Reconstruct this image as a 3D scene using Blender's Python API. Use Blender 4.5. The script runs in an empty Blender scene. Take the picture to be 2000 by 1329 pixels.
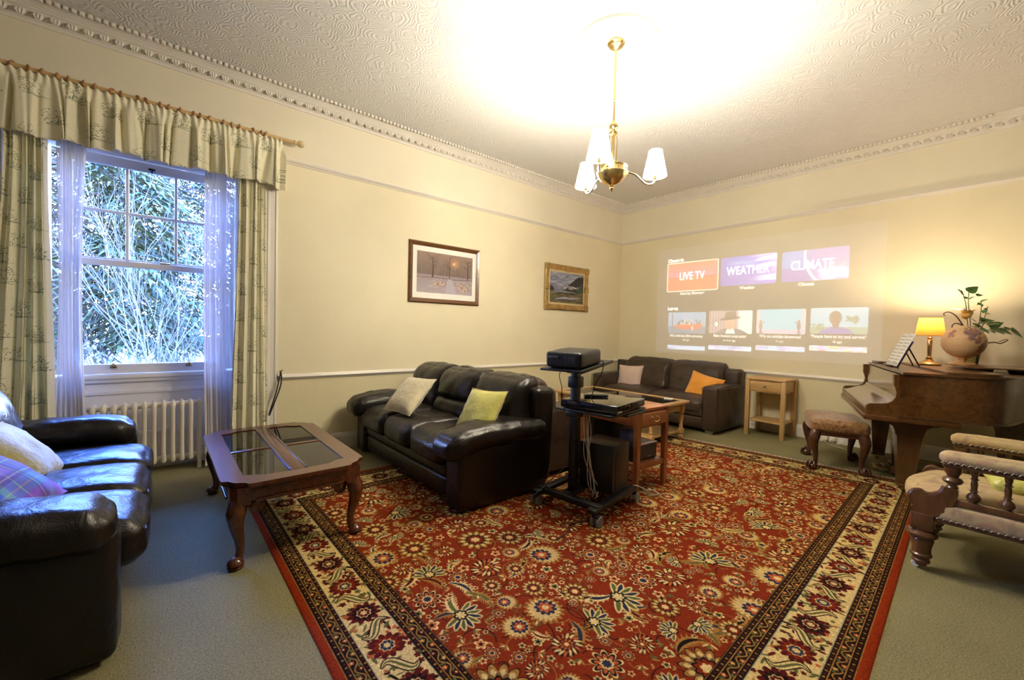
import bpy, math, random
import numpy as np
from mathutils import Vector, Matrix, noise

random.seed(7)
rng = np.random.default_rng(7)
PI = math.pi
S = bpy.context.scene
COL = S.collection

# ------------------------------------------------------------------ camera
cam_d = bpy.data.cameras.new('camera')
cam_d.sensor_width = 36.0
cam_d.lens = 14.7355
cam_d.clip_start = 0.02
cam = bpy.data.objects.new('camera', cam_d)
COL.objects.link(cam)
_R = [[0.765518727659738, -0.001178930278736763, 0.6434125330809259],
      [-0.6429526083060128, 0.03644641145920713, 0.7650382999415491],
      [0.024352024037248527, 0.9993349123433839, -0.027142437195852628]]
cam.matrix_world = Matrix(((_R[0][0], _R[0][1], -_R[0][2], 0.0),
                           (_R[1][0], _R[1][1], -_R[1][2], 0.0),
                           (_R[2][0], _R[2][1], -_R[2][2], 1.28),
                           (0, 0, 0, 1)))
S.camera = cam

# ------------------------------------------------------------------ view / world
S.view_settings.view_transform = 'Standard'
S.view_settings.look = 'None'
S.view_settings.exposure = 0.0
S.view_settings.gamma = 1.0
S.view_settings.use_curve_mapping = False
try:
    S.cycles.use_denoising = True
    S.cycles.max_bounces = 12
    S.cycles.diffuse_bounces = 8
    S.cycles.transparent_max_bounces = 24
    S.cycles.caustics_reflective = False
    S.cycles.caustics_refractive = False
    S.cycles.sample_clamp_indirect = 6.0
except Exception:
    pass

SKY = 120.0
w = bpy.data.worlds.new('sky')
S.world = w
w.use_nodes = True
nt = w.node_tree
nt.nodes.clear()
tc = nt.nodes.new('ShaderNodeTexCoord')
sp = nt.nodes.new('ShaderNodeSeparateXYZ')
rp = nt.nodes.new('ShaderNodeValToRGB')
rp.color_ramp.elements[0].position = 0.0
rp.color_ramp.elements[0].color = (0.42, 0.47, 0.56, 1)
rp.color_ramp.elements[1].position = 0.55
rp.color_ramp.elements[1].color = (0.085, 0.23, 1.0, 1)
bg = nt.nodes.new('ShaderNodeBackground')
bg.inputs['Strength'].default_value = SKY
wo = nt.nodes.new('ShaderNodeOutputWorld')
nt.links.new(tc.outputs['Generated'], sp.inputs[0])
nt.links.new(sp.outputs['Z'], rp.inputs[0])
nt.links.new(rp.outputs[0], bg.inputs[0])
nt.links.new(bg.outputs[0], wo.inputs[0])

XW, YW, ZC = 6.217, 4.449, 3.43      # right wall, window wall, ceiling
XN, YN = -2.3, -2.2                   # unseen walls behind the camera


def light(name, kind, loc, power, color, radius=0.03, **kw):
    d = bpy.data.lights.new(name, kind)
    d.energy = power
    d.color = color
    if kind in ('POINT', 'SPOT'):
        d.shadow_soft_size = radius
    o = bpy.data.objects.new(name, d)
    o.location = loc
    COL.objects.link(o)
    return o


pl = light('window_portal', 'AREA', (-0.05, 4.80, 1.75), 1.0, (1, 1, 1))
pl.data.shape = 'RECTANGLE'
pl.data.size = 1.1
pl.data.size_y = 1.8
pl.rotation_euler = (-PI / 2, 0, 0)
pl.data.cycles.is_portal = True

BULB = 20.0
LAMPW = 44.0

# ------------------------------------------------------------------ materials
MATS = {}


def nodes(name):
    m = bpy.data.materials.new(name)
    m.use_nodes = True
    n = m.node_tree
    b = n.nodes['Principled BSDF']
    return m, n, b


def mixc(n, fac, a, b):
    x = n.nodes.new('ShaderNodeMix')
    x.data_type = 'RGBA'
    if hasattr(fac, 'links') or isinstance(fac, bpy.types.NodeSocket):
        n.links.new(fac, x.inputs[0])
    else:
        x.inputs[0].default_value = fac
    for sock, v in ((x.inputs[6], a), (x.inputs[7], b)):
        if isinstance(v, bpy.types.NodeSocket):
            n.links.new(v, sock)
        else:
            sock.default_value = (*v, 1) if len(v) == 3 else v
    return x.outputs[2]


def coords(n, which='Object', scale=(1, 1, 1), rot=(0, 0, 0)):
    t = n.nodes.new('ShaderNodeTexCoord')
    m = n.nodes.new('ShaderNodeMapping')
    m.inputs['Scale'].default_value = scale
    m.inputs['Rotation'].default_value = rot
    n.links.new(t.outputs[which], m.inputs[0])
    return m.outputs[0]


def noise_n(n, co, scale, detail=4, rough=0.55, dist=0.0):
    x = n.nodes.new('ShaderNodeTexNoise')
    x.inputs['Scale'].default_value = scale
    x.inputs['Detail'].default_value = detail
    x.inputs['Roughness'].default_value = rough
    x.inputs['Distortion'].default_value = dist
    n.links.new(co, x.inputs['Vector'])
    return x.outputs['Fac']


def ramp(n, fac, stops):
    r = n.nodes.new('ShaderNodeValToRGB')
    e = r.color_ramp.elements
    while len(e) < len(stops):
        e.new(0.5)
    for i, (p, c) in enumerate(stops):
        e[i].position = p
        e[i].color = (*c, 1)
    n.links.new(fac, r.inputs[0])
    return r.outputs[0]


def bump(n, b, h, strength=0.3, dist=0.01):
    x = n.nodes.new('ShaderNodeBump')
    x.inputs['Strength'].default_value = strength
    x.inputs['Distance'].default_value = dist
    n.links.new(h, x.inputs['Height'])
    n.links.new(x.outputs[0], b.inputs['Normal'])
    return x


def mat(name, col, rough=0.5, metal=0.0, var=0.15, vscale=6.0, bscale=0, bstr=0.2, bdist=0.004,
        coat=0.0, spec=0.5, emit=None, sheen=0.0, stretch=(1, 1, 1)):
    m, n, b = nodes(name)
    b.inputs['Roughness'].default_value = rough
    b.inputs['Metallic'].default_value = metal
    b.inputs['Coat Weight'].default_value = coat
    b.inputs['Specular IOR Level'].default_value = spec
    if sheen:
        b.inputs['Sheen Weight'].default_value = sheen
    co = coords(n, 'Object', stretch)
    f = noise_n(n, co, vscale)
    dark = tuple(c * (1 - var) for c in col)
    lite = tuple(min(1, c * (1 + var)) for c in col)
    c = ramp(n, f, [(0.3, dark), (0.7, lite)])
    n.links.new(c, b.inputs['Base Color'])
    if bscale:
        bump(n, b, noise_n(n, co, bscale, 3), bstr, bdist)
    if emit:
        b.inputs['Emission Color'].default_value = (*emit[0], 1)
        b.inputs['Emission Strength'].default_value = emit[1]
    MATS[name] = m
    return m


def wood(name, c1, c2, rough=0.3, axis='X', scale=3.0, coat=0.3):
    m, n, b = nodes(name)
    sc = {'X': (1, 9, 9), 'Y': (9, 1, 9), 'Z': (9, 9, 1)}[axis]
    co = coords(n, 'Object', sc)
    f = noise_n(n, co, scale, 6, 0.6, 1.2)
    f2 = noise_n(n, co, scale * 9, 2, 0.6)
    c = ramp(n, f, [(0.3, c1), (0.5, tuple((x + y) / 2 for x, y in zip(c1, c2))), (0.72, c2)])
    c = mixc(n, 0.25, c, ramp(n, f2, [(0.35, tuple(x * 0.5 for x in c1)), (0.6, c2)]))
    n.links.new(c, b.inputs['Base Color'])
    b.inputs['Roughness'].default_value = rough
    b.inputs['Coat Weight'].default_value = coat
    b.inputs['Coat Roughness'].default_value = 0.15
    bump(n, b, f2, 0.08, 0.002)
    MATS[name] = m
    return m


def leather(name, col, rough=0.34):
    m, n, b = nodes(name)
    co = coords(n, 'Object')
    f = noise_n(n, co, 5.0, 4)
    c = ramp(n, f, [(0.3, tuple(x * 0.7 for x in col)), (0.7, tuple(x * 1.35 for x in col))])
    n.links.new(c, b.inputs['Base Color'])
    r = n.nodes.new('ShaderNodeMapRange')
    r.inputs[3].default_value = rough - 0.08
    r.inputs[4].default_value = rough + 0.12
    n.links.new(f, r.inputs[0])
    n.links.new(r.outputs[0], b.inputs['Roughness'])
    b.inputs['Specular IOR Level'].default_value = 0.38
    wr = noise_n(n, co, 9.0, 5, 0.6, 1.5)
    v = n.nodes.new('ShaderNodeTexVoronoi')
    v.inputs['Scale'].default_value = 220
    n.links.new(co, v.inputs['Vector'])
    a = n.nodes.new('ShaderNodeMath')
    a.operation = 'MULTIPLY_ADD'
    n.links.new(v.outputs[0], a.inputs[0])
    a.inputs[1].default_value = 0.04
    n.links.new(wr, a.inputs[2])
    bump(n, b, a.outputs[0], 0.25, 0.03)
    MATS[name] = m
    return m


def img_from(name, arr):
    h, w_ = arr.shape[:2]
    im = bpy.data.images.new(name, w_, h, alpha=False, float_buffer=False)
    out = np.ones((h, w_, 4), dtype=np.float32)
    out[..., :3] = np.clip(arr[::-1], 0, 1)
    im.pixels.foreach_set(out.ravel())
    im.update()
    im.pack()
    return im


def img_mat(name, im, rough=0.8, uv=True, bscale=0, bstr=0.3, transl=0.0, emit=None, add=False, sheen=0.0, ext='REPEAT', spec=.25):
    m, n, b = nodes(name)
    t = n.nodes.new('ShaderNodeTexCoord')
    ti = n.nodes.new('ShaderNodeTexImage')
    ti.image = im
    ti.extension = ext
    n.links.new(t.outputs['UV'], ti.inputs[0])
    n.links.new(ti.outputs[0], b.inputs['Base Color'])
    b.inputs['Roughness'].default_value = rough
    b.inputs['Specular IOR Level'].default_value = spec
    if sheen:
        b.inputs['Sheen Weight'].default_value = sheen
    if bscale:
        bump(n, b, noise_n(n, coords(n), bscale, 3), bstr, 0.004)
    out = n.nodes['Material Output']
    if transl:
        tr = n.nodes.new('ShaderNodeBsdfTranslucent')
        n.links.new(ti.outputs[0], tr.inputs[0])
        mx = n.nodes.new('ShaderNodeMixShader')
        mx.inputs[0].default_value = transl
        n.links.new(b.outputs[0], mx.inputs[1])
        n.links.new(tr.outputs[0], mx.inputs[2])
        n.links.new(mx.outputs[0], out.inputs[0])
    if add:
        e = n.nodes.new('ShaderNodeEmission')
        n.links.new(ti.outputs[0], e.inputs[0])
        e.inputs[1].default_value = emit
        tp = n.nodes.new('ShaderNodeBsdfTransparent')
        ad = n.nodes.new('ShaderNodeAddShader')
        n.links.new(e.outputs[0], ad.inputs[0])
        n.links.new(tp.outputs[0], ad.inputs[1])
        n.links.new(ad.outputs[0], out.inputs[0])
    MATS[name] = m
    return m


def beam(name, col, strength):
    """light of the projector on the wall: adds to what lies under it"""
    m, n, b = nodes(name)
    e = n.nodes.new('ShaderNodeEmission')
    e.inputs[0].default_value = (*col, 1)
    e.inputs[1].default_value = strength
    tp = n.nodes.new('ShaderNodeBsdfTransparent')
    ad = n.nodes.new('ShaderNodeAddShader')
    n.links.new(e.outputs[0], ad.inputs[0])
    n.links.new(tp.outputs[0], ad.inputs[1])
    n.links.new(ad.outputs[0], n.nodes['Material Output'].inputs[0])
    return m


def glass(name, tint=(1, 1, 1), refl=0.08, rough=0.0):
    m, n, b = nodes(name)
    tp = n.nodes.new('ShaderNodeBsdfTransparent')
    tp.inputs[0].default_value = (*tint, 1)
    gl = n.nodes.new('ShaderNodeBsdfGlossy')
    gl.inputs['Roughness'].default_value = rough
    fr = n.nodes.new('ShaderNodeFresnel')
    fr.inputs[0].default_value = 1.5
    ml = n.nodes.new('ShaderNodeMath')
    ml.operation = 'MULTIPLY_ADD'
    n.links.new(fr.outputs[0], ml.inputs[0])
    ml.inputs[1].default_value = 1.0
    ml.inputs[2].default_value = refl
    ml.use_clamp = True
    mx = n.nodes.new('ShaderNodeMixShader')
    n.links.new(ml.outputs[0], mx.inputs[0])
    n.links.new(tp.outputs[0], mx.inputs[1])
    n.links.new(gl.outputs[0], mx.inputs[2])
    n.links.new(mx.outputs[0], n.nodes['Material Output'].inputs[0])
    return m


def anaglypta(name, col):
    """ceiling paper with embossed swirls"""
    m, n, b = nodes(name)
    co = coords(n)
    nz = n.nodes.new('ShaderNodeTexNoise')
    nz.inputs['Scale'].default_value = 5
    n.links.new(co, nz.inputs['Vector'])
    mixv = n.nodes.new('ShaderNodeMix')
    mixv.data_type = 'VECTOR'
    mixv.inputs[0].default_value = 0.12
    n.links.new(co, mixv.inputs[4])
    n.links.new(nz.outputs['Color'], mixv.inputs[5])
    v = n.nodes.new('ShaderNodeTexVoronoi')
    v.inputs['Scale'].default_value = 7.5
    n.links.new(mixv.outputs[1], v.inputs['Vector'])
    mu = n.nodes.new('ShaderNodeMath')
    mu.operation = 'MULTIPLY'
    mu.inputs[1].default_value = 48
    n.links.new(v.outputs['Distance'], mu.inputs[0])
    si = n.nodes.new('ShaderNodeMath')
    si.operation = 'SINE'
    n.links.new(mu.outputs[0], si.inputs[0])
    f = noise_n(n, co, 60, 2)
    ad = n.nodes.new('ShaderNodeMath')
    ad.operation = 'MULTIPLY_ADD'
    n.links.new(f, ad.inputs[0])
    ad.inputs[1].default_value = 1.2
    n.links.new(si.outputs[0], ad.inputs[2])
    bump(n, b, ad.outputs[0], 0.30, 0.005)
    b.inputs['Base Color'].default_value = (*col, 1)
    b.inputs['Roughness'].default_value = 0.6
    return m


def carpet_mat(name, col):
    m, n, b = nodes(name)
    co = coords(n)
    f = noise_n(n, co, 170, 2, 0.8)
    f2 = noise_n(n, co, 2.5, 3)
    f3 = noise_n(n, co, 90, 2, 0.7)
    c = ramp(n, f, [(0.34, tuple(x * 0.3 for x in col)), (0.62, tuple(x * 1.6 for x in col))])
    c = mixc(n, 0.35, c, ramp(n, f3, [(0.35, tuple(x * 0.5 for x in col)), (0.65, tuple(x * 1.4 for x in col))]))
    c = mixc(n, 0.25, c, ramp(n, f2, [(0.35, tuple(x * 0.75 for x in col)), (0.65, tuple(x * 1.2 for x in col))]))
    n.links.new(c, b.inputs['Base Color'])
    b.inputs['Roughness'].default_value = 0.95
    b.inputs['Specular IOR Level'].default_value = 0.1
    bump(n, b, f, 0.6, 0.008)
    return m


# ------------------------------------------------------------------ mesh builder
class MB:
    def __init__(self):
        self.v, self.f, self.mi, self.uv = [], [], [], {}

    def add(self, vs, fs, mi=0, uvs=None):
        o = len(self.v)
        self.v += [tuple(p) for p in vs]
        for f in fs:
            self.f.append([i + o for i in f])
            self.mi.append(mi)
        if uvs:
            for i, u in enumerate(uvs):
                self.uv[o + i] = u
        return self

    def box(self, x0, x1, y0, y1, z0, z1, mi=0):
        return self.add([(x0, y0, z0), (x1, y0, z0), (x1, y1, z0), (x0, y1, z0),
                         (x0, y0, z1), (x1, y0, z1), (x1, y1, z1), (x0, y1, z1)],
                        [(0, 3, 2, 1), (4, 5, 6, 7), (0, 1, 5, 4), (1, 2, 6, 5), (2, 3, 7, 6), (3, 0, 4, 7)], mi)

    def rbox(self, x0, x1, y0, y1, z0, z1, r=0.006, n=(1, 1, 1), seg=1, puff=(0, 0, 0), wr=0.0, wf=6.0, fn=None, mi=0, seed=0.0):
        """box with rounded edges; n interior cells per axis, puff swells the faces, wr wrinkles them"""
        h = [(x1 - x0) / 2, (y1 - y0) / 2, (z1 - z0) / 2]
        c = [(x0 + x1) / 2, (y0 + y1) / 2, (z0 + z1) / 2]
        r = min(r, min(h) * 0.999)
        ax = []
        for k in range(3):
            a = [-h[k] + r * (i / seg) for i in range(seg)]
            inn = [-h[k] + r + (2 * (h[k] - r)) * i / n[k] for i in range(n[k] + 1)]
            ax.append(a + inn + [-q for q in reversed(a)])
        idx, vs, fs = {}, [], []

        def vert(p):
            key = tuple(round(q, 6) for q in p)
            if key in idx:
                return idx[key]
            inner = [max(-(h[k] - r), min(h[k] - r, p[k])) for k in range(3)]
            d = Vector([p[k] - inner[k] for k in range(3)])
            nd = d.normalized()
            q = Vector(inner) + nd * r
            u = [p[k] / h[k] for k in range(3)]
            for k in range(3):
                if puff[k]:
                    i, j = (k + 1) % 3, (k + 2) % 3
                    q[k] += u[k] * puff[k] * max(0, 1 - u[i] ** 4) * max(0, 1 - u[j] ** 4)
            q += Vector(c)
            if wr:
                q += nd * wr * noise.noise(Vector((q.x * wf + seed, q.y * wf, q.z * wf)))
                q += nd * wr * 0.5 * noise.noise(Vector((q.x * wf * 2.7, q.y * wf * 2.7 + seed, q.z * wf * 2.7)))
            if fn:
                q = Vector(fn(q, u))
            idx[key] = len(vs)
            vs.append(q)
            return idx[key]
        for k in range(3):
            i, j = (k + 1) % 3, (k + 2) % 3
            for s in (-1, 1):
                for a in range(len(ax[i]) - 1):
                    for b_ in range(len(ax[j]) - 1):
                        q = []
                        for (aa, bb) in ((a, b_), (a + 1, b_), (a + 1, b_ + 1), (a, b_ + 1)):
                            p = [0, 0, 0]
                            p[k] = s * h[k]
                            p[i] = ax[i][aa]
                            p[j] = ax[j][bb]
                            q.append(vert(p))
                        fs.append(q if s > 0 else q[::-1])
        return self.add(vs, fs, mi)

    def tube(self, path, rad, n=10, mi=0, cap=True, flat=1.0):
        pts = [Vector(p) for p in path]
        if not hasattr(rad, '__len__'):
            rad = [rad] * len(pts)
        vs, fs = [], []
        t0 = (pts[1] - pts[0]).normalized()
        up = Vector((0, 0, 1)) if abs(t0.z) < 0.9 else Vector((1, 0, 0))
        a = t0.cross(up).normalized()
        for i, p in enumerate(pts):
            t = (pts[min(i + 1, len(pts) - 1)] - pts[max(i - 1, 0)]).normalized()
            a = (a - t * a.dot(t)).normalized()
            b = t.cross(a)
            for k in range(n):
                an = 2 * PI * k / n
                vs.append(p + a * math.cos(an) * rad[i] + b * math.sin(an) * rad[i] * flat)
        for i in range(len(pts) - 1):
            for k in range(n):
                k2 = (k + 1) % n
                fs.append((i * n + k, i * n + k2, (i + 1) * n + k2, (i + 1) * n + k))
        if cap:
            fs.append(tuple(range(n))[::-1])
            fs.append(tuple(range((len(pts) - 1) * n, len(pts) * n)))
        return self.add(vs, fs, mi)

    def lathe(self, prof, c=(0, 0, 0), n=20, mi=0, caps=True):
        vs, fs = [], []
        for (r, z) in prof:
            for k in range(n):
                an = 2 * PI * (k + 0.5) / n
                vs.append((c[0] + r * math.cos(an), c[1] + r * math.sin(an), c[2] + z))
        m = len(prof)
        for i in range(m - 1):
            for k in range(n):
                k2 = (k + 1) % n
                fs.append((i * n + k, i * n + k2, (i + 1) * n + k2, (i + 1) * n + k))
        if caps and prof[0][0] > 1e-5:
            fs.append(tuple(range(n))[::-1])
        if caps and prof[-1][0] > 1e-5:
            fs.append(tuple(range((m - 1) * n, m * n)))
        return self.add(vs, fs, mi)

    def prism(self, poly, plane, d0, d1, mi=0):
        n = len(poly)

        def P(a, b, d):
            return {'xy': (a, b, d), 'xz': (a, d, b), 'yz': (d, a, b)}[plane]
        vs = [P(a, b, d0) for a, b in poly] + [P(a, b, d1) for a, b in poly]
        fs = [tuple(range(n))[::-1], tuple(range(n, 2 * n))]
        for i in range(n):
            j = (i + 1) % n
            fs.append((i, j, j + n, i + n))
        return self.add(vs, fs, mi)

    def grid(self, fn, nu, nv, mi=0, uvfn=None, flip=False):
        vs, us, fs = [], [], []
        for j in range(nv + 1):
            for i in range(nu + 1):
                u, v = i / nu, j / nv
                vs.append(fn(u, v))
                us.append(uvfn(u, v) if uvfn else (u, v))
        for j in range(nv):
            for i in range(nu):
                a = j * (nu + 1) + i
                q = (a, a + 1, a + nu + 2, a + nu + 1)
                fs.append(q[::-1] if flip else q)
        return self.add(vs, fs, mi, us)

    def xform(self, M):
        self.v = [tuple(M @ Vector(p)) for p in self.v]
        return self

    def mesh(self, name, mats, ang=40):
        me = bpy.data.meshes.new(name)
        me.from_pydata(self.v, [], self.f)
        if not isinstance(mats, (list, tuple)):
            mats = [mats]
        for m in mats:
            me.materials.append(m)
        me.polygons.foreach_set('material_index', self.mi)
        if self.uv:
            l = me.uv_layers.new(name='UVMap')
            li = np.empty(len(me.loops), dtype=np.int32)
            me.loops.foreach_get('vertex_index', li)
            uva = np.zeros((len(self.v), 2), dtype=np.float32)
            for k, u in self.uv.items():
                uva[k] = u
            l.data.foreach_set('uv', uva[li].ravel())
        me.validate()
        import bmesh
        bm = bmesh.new()
        bm.from_mesh(me)
        bmesh.ops.recalc_face_normals(bm, faces=bm.faces)
        bm.to_mesh(me)
        bm.free()
        if ang:
            me.polygons.foreach_set('use_smooth', [True] * len(me.polygons))
            me.set_sharp_from_angle(angle=math.radians(ang))
        me.update()
        return me

    def build(self, name, mats, parent=None, ang=40):
        o = bpy.data.objects.new(name, self.mesh(name, mats, ang))
        COL.objects.link(o)
        if parent:
            o.parent = parent
        return o


def tag(o, label, cat, group=None):
    o['label'] = label
    o['category'] = cat
    if group:
        o['group'] = group
    return o


def thing(name, label, cat, loc=(0, 0, 0), rotz=0.0, group=None):
    o = bpy.data.objects.new(name, None)
    o.empty_display_size = 0.05
    COL.objects.link(o)
    o.location = loc
    o.rotation_euler = (0, 0, rotz)
    return tag(o, label, cat, group)


def struct(name, mb, mats, ang=30):
    o = mb.build(name, mats, None, ang)
    o['kind'] = 'structure'
    return o


def inst(o, name, parent, loc=(0, 0, 0), rot=(0, 0, 0), scale=None):
    c = o.copy()
    c.name = name
    COL.objects.link(c)
    c.parent = parent
    c.location = loc
    c.rotation_euler = rot
    if scale:
        c.scale = scale
    return c


def curve_pts(pts, n=8):
    """Catmull-Rom through pts"""
    P = [Vector(p) for p in pts]
    P = [2 * P[0] - P[1]] + P + [2 * P[-1] - P[-2]]
    out = []
    for i in range(1, len(P) - 2):
        for k in range(n):
            t = k / n
            a, b, c, d = P[i - 1], P[i], P[i + 1], P[i + 2]
            out.append(0.5 * ((2 * b) + (c - a) * t + (2 * a - 5 * b + 4 * c - d) * t * t + (3 * b - a - 3 * c + d) * t ** 3))
    out.append(P[-2])
    return out


# ------------------------------------------------------------------ painted images (flat print)
class Cv:
    def __init__(self, w_, h, bg):
        self.w, self.h = w_, h
        self.a = np.empty((h, w_, 3), dtype=np.float32)
        self.a[:] = bg

    def win(self, cx, cy, R):
        x0, x1 = int(max(0, cx - R)), int(min(self.w, cx + R + 1))
        y0, y1 = int(max(0, cy - R)), int(min(self.h, cy + R + 1))
        if x0 >= x1 or y0 >= y1:
            return None
        yy, xx = np.mgrid[y0:y1, x0:x1].astype(np.float32)
        return slice(y0, y1), slice(x0, x1), xx - cx, yy - cy

    def put(self, sl, mask, col, al=1.0):
        m = (np.clip(mask, 0, 1) * al)[..., None]
        self.a[sl[0], sl[1]] = self.a[sl[0], sl[1]] * (1 - m) + np.array(col, dtype=np.float32) * m

    def ell(self, cx, cy, rx, ry, col, rot=0.0, al=1.0, soft=1.2):
        q = self.win(cx, cy, max(rx, ry) + 2)
        if q is None:
            return
        c, s = math.cos(rot), math.sin(rot)
        X, Y = q[2] * c + q[3] * s, -q[2] * s + q[3] * c
        d = (1 - np.sqrt((X / rx) ** 2 + (Y / ry) ** 2)) * min(rx, ry)
        self.put(q, d / soft + 0.5, col, al)

    def petal(self, cx, cy, R, n, amp, rot, col, al=1.0, sx=1.0, sy=1.0):
        q = self.win(cx, cy, R * max(sx, sy) + 2)
        if q is None:
            return
        X, Y = q[2] / sx, q[3] / sy
        th = np.arctan2(Y, X) + rot
        rr = np.hypot(X, Y)
        edge = R * (1 - amp + amp * np.abs(np.cos(n * th / 2)))
        self.put(q, (edge - rr) / 1.2 + 0.5, col, al)

    def stroke(self, pts, wd, col, al=1.0):
        pts = np.array(pts, dtype=np.float32)
        wd = np.broadcast_to(np.array(wd, dtype=np.float32), (len(pts),))
        x0, y0 = np.floor(pts.min(0) - wd.max() - 2).astype(int)
        x1, y1 = np.ceil(pts.max(0) + wd.max() + 2).astype(int)
        x0, y0, x1, y1 = max(0, x0), max(0, y0), min(self.w, x1), min(self.h, y1)
        if x0 >= x1 or y0 >= y1:
            return
        yy, xx = np.mgrid[y0:y1, x0:x1].astype(np.float32)
        best = np.full(xx.shape, -9.0, dtype=np.float32)
        for i in range(len(pts) - 1):
            a, b = pts[i], pts[i + 1]
            d = b - a
            L = float(d @ d) + 1e-6
            t = np.clip(((xx - a[0]) * d[0] + (yy - a[1]) * d[1]) / L, 0, 1)
            dist = np.hypot(xx - a[0] - t * d[0], yy - a[1] - t * d[1])
            best = np.maximum(best, (wd[i] * (1 - t) + wd[i + 1] * t) - dist)
        self.put((slice(y0, y1), slice(x0, x1)), best + 0.5, col, al)

    def poly(self, pts, col, al=1.0):
        pts = np.array(pts, dtype=np.float32)
        x0, y0 = np.maximum(np.floor(pts.min(0)).astype(int), 0)
        x1, y1 = np.ceil(pts.max(0)).astype(int) + 1
        x1, y1 = min(self.w, x1), min(self.h, y1)
        if x0 >= x1 or y0 >= y1:
            return
        yy, xx = np.mgrid[y0:y1, x0:x1].astype(np.float32)
        ins = np.zeros(xx.shape, dtype=bool)
        j = len(pts) - 1
        for i in range(len(pts)):
            xi, yi = pts[i]
            xj, yj = pts[j]
            c = ((yi > yy) != (yj > yy)) & (xx < (xj - xi) * (yy - yi) / (yj - yi + 1e-9) + xi)
            ins ^= c
            j = i
        self.put((slice(y0, y1), slice(x0, x1)), ins.astype(np.float32), col, al)

    def noise(self, amt, blur=1):
        n = rng.standard_normal((self.h // blur + 1, self.w // blur + 1)).astype(np.float32)
        n = np.kron(n, np.ones((blur, blur), dtype=np.float32))[:self.h, :self.w]
        self.a *= (1 + amt * n)[..., None]


RED, CRM, DRK, TAN, GRN, NAVY, ORG, MAR = ((.42, .135, .05), (.76, .66, .43), (.085, .05, .035), (.54, .39, .18),
                                           (.31, .32, .17), (.13, .14, .21), (.62, .31, .16), (.28, .07, .055))


def arc(cx, cy, R, a0, a1, n=10, spiral=0.0):
    return [(cx + R * (1 - spiral * t / n) * math.cos(a0 + (a1 - a0) * t / n),
             cy + R * (1 - spiral * t / n) * math.sin(a0 + (a1 - a0) * t / n)) for t in range(n + 1)]


def flower(c, x, y, R, kind, rot):
    if kind == 0:      # cream palmette with dark heart
        c.petal(x, y, R * 1.06, 13, .30, rot, DRK, .8)
        c.petal(x, y, R, 13, .32, rot, TAN)
        c.petal(x, y, R * .82, 13, .36, rot, CRM, .85)
        c.petal(x, y, R * .68, 13, .3, rot + .24, (.40, .30, .16))
        c.petal(x, y, R * .55, 9, .25, rot, DRK)
        c.petal(x, y, R * .46, 9, .3, rot, RED)
        c.petal(x, y, R * .26, 6, .3, rot, CRM)
    elif kind == 1:    # dark rosette with tan petals
        c.petal(x, y, R, 9, .42, rot, CRM)
        c.petal(x, y, R * .86, 9, .42, rot, DRK)
        c.petal(x, y, R * .70, 9, .55, rot, ORG)
        c.petal(x, y, R * .42, 8, .3, rot, CRM)
        c.petal(x, y, R * .28, 8, .3, rot, NAVY)
    elif kind == 2:    # sunflower, off-centre heart
        c.petal(x, y, R, 19, .26, rot, TAN)
        c.petal(x, y, R * .82, 19, .24, rot + .1, CRM, .8)
        ox, oy = R * .18 * math.cos(rot), R * .18 * math.sin(rot)
        c.petal(x + ox, y + oy, R * .56, 11, .25, rot, NAVY)
        c.petal(x + ox, y + oy, R * .40, 7, .4, rot, ORG)
        c.ell(x + ox, y + oy, R * .16, R * .16, CRM)
    elif kind == 3:    # lotus of pointed petals
        for k in range(9):
            a = rot + (k - 4) * .42
            c.ell(x + math.cos(a) * R * .5, y + math.sin(a) * R * .5, R * .52, R * .17, CRM, a)
            c.ell(x + math.cos(a) * R * .52, y + math.sin(a) * R * .52, R * .40, R * .09, NAVY if k % 2 else GRN, a)
        c.petal(x, y, R * .36, 7, .3, rot, DRK)
        c.petal(x, y, R * .26, 7, .4, rot, CRM)
    elif kind == 6:    # feathered palmette: jagged crown over a dark heart
        sq = .78
        c.petal(x, y, R * 1.05, 17, .34, rot, DRK, .9, 1.0, sq)
        for k in range(16):
            a = rot + k * PI / 8
            c.ell(x + math.cos(a) * R * .72, y + math.sin(a) * R * .72 * sq, R * .26, R * .085, CRM if k % 3 else ORG, a + .35)
        c.petal(x, y, R * .60, 11, .3, rot, MAR, 1, 1.0, sq)
        c.petal(x, y, R * .46, 9, .4, rot, TAN, 1, 1.0, sq)
        c.petal(x, y, R * .30, 7, .3, rot, RED)
        c.petal(x, y, R * .16, 5, .3, rot, CRM)
    elif kind == 7:    # sprig of little leaves
        for k in range(5):
            a = rot + (k - 2) * .55
            c.ell(x + math.cos(a) * R * .55, y + math.sin(a) * R * .55, R * .5, R * .15, (CRM, TAN, GRN)[k % 3], a)
        c.ell(x, y, R * .22, R * .22, ORG)
    else:              # small five-petal
        c.petal(x, y, R, 5, .5, rot, CRM)
        c.petal(x, y, R * .62, 5, .5, rot, GRN if kind == 5 else ORG)
        c.ell(x, y, R * .25, R * .25, DRK)


def leaf(c, x, y, R, rot, col, col2):
    """feathered curved leaf"""
    pts = arc(x - R * math.cos(rot + PI / 2), y - R * math.sin(rot + PI / 2), R, rot + PI / 2 - .75, rot + PI / 2 + .75, 9)
    wd = [R * .03 + R * .16 * math.sin(PI * min(1, (i + .4) / 9)) for i in range(10)]
    for i in range(1, 9):
        px, py = pts[i]
        a = rot + PI / 2 - .75 + 1.5 * i / 9
        for sg in (-1, 1):
            aa = a + PI / 2 + sg * 1.0
            c.stroke([(px, py), (px + math.cos(aa) * wd[i] * 2.0, py + math.sin(aa) * wd[i] * 2.0)], [R * .06, 1.0], col)
    c.stroke(pts, wd, col)
    c.stroke(pts, [q * .4 for q in wd], col2)


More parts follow.
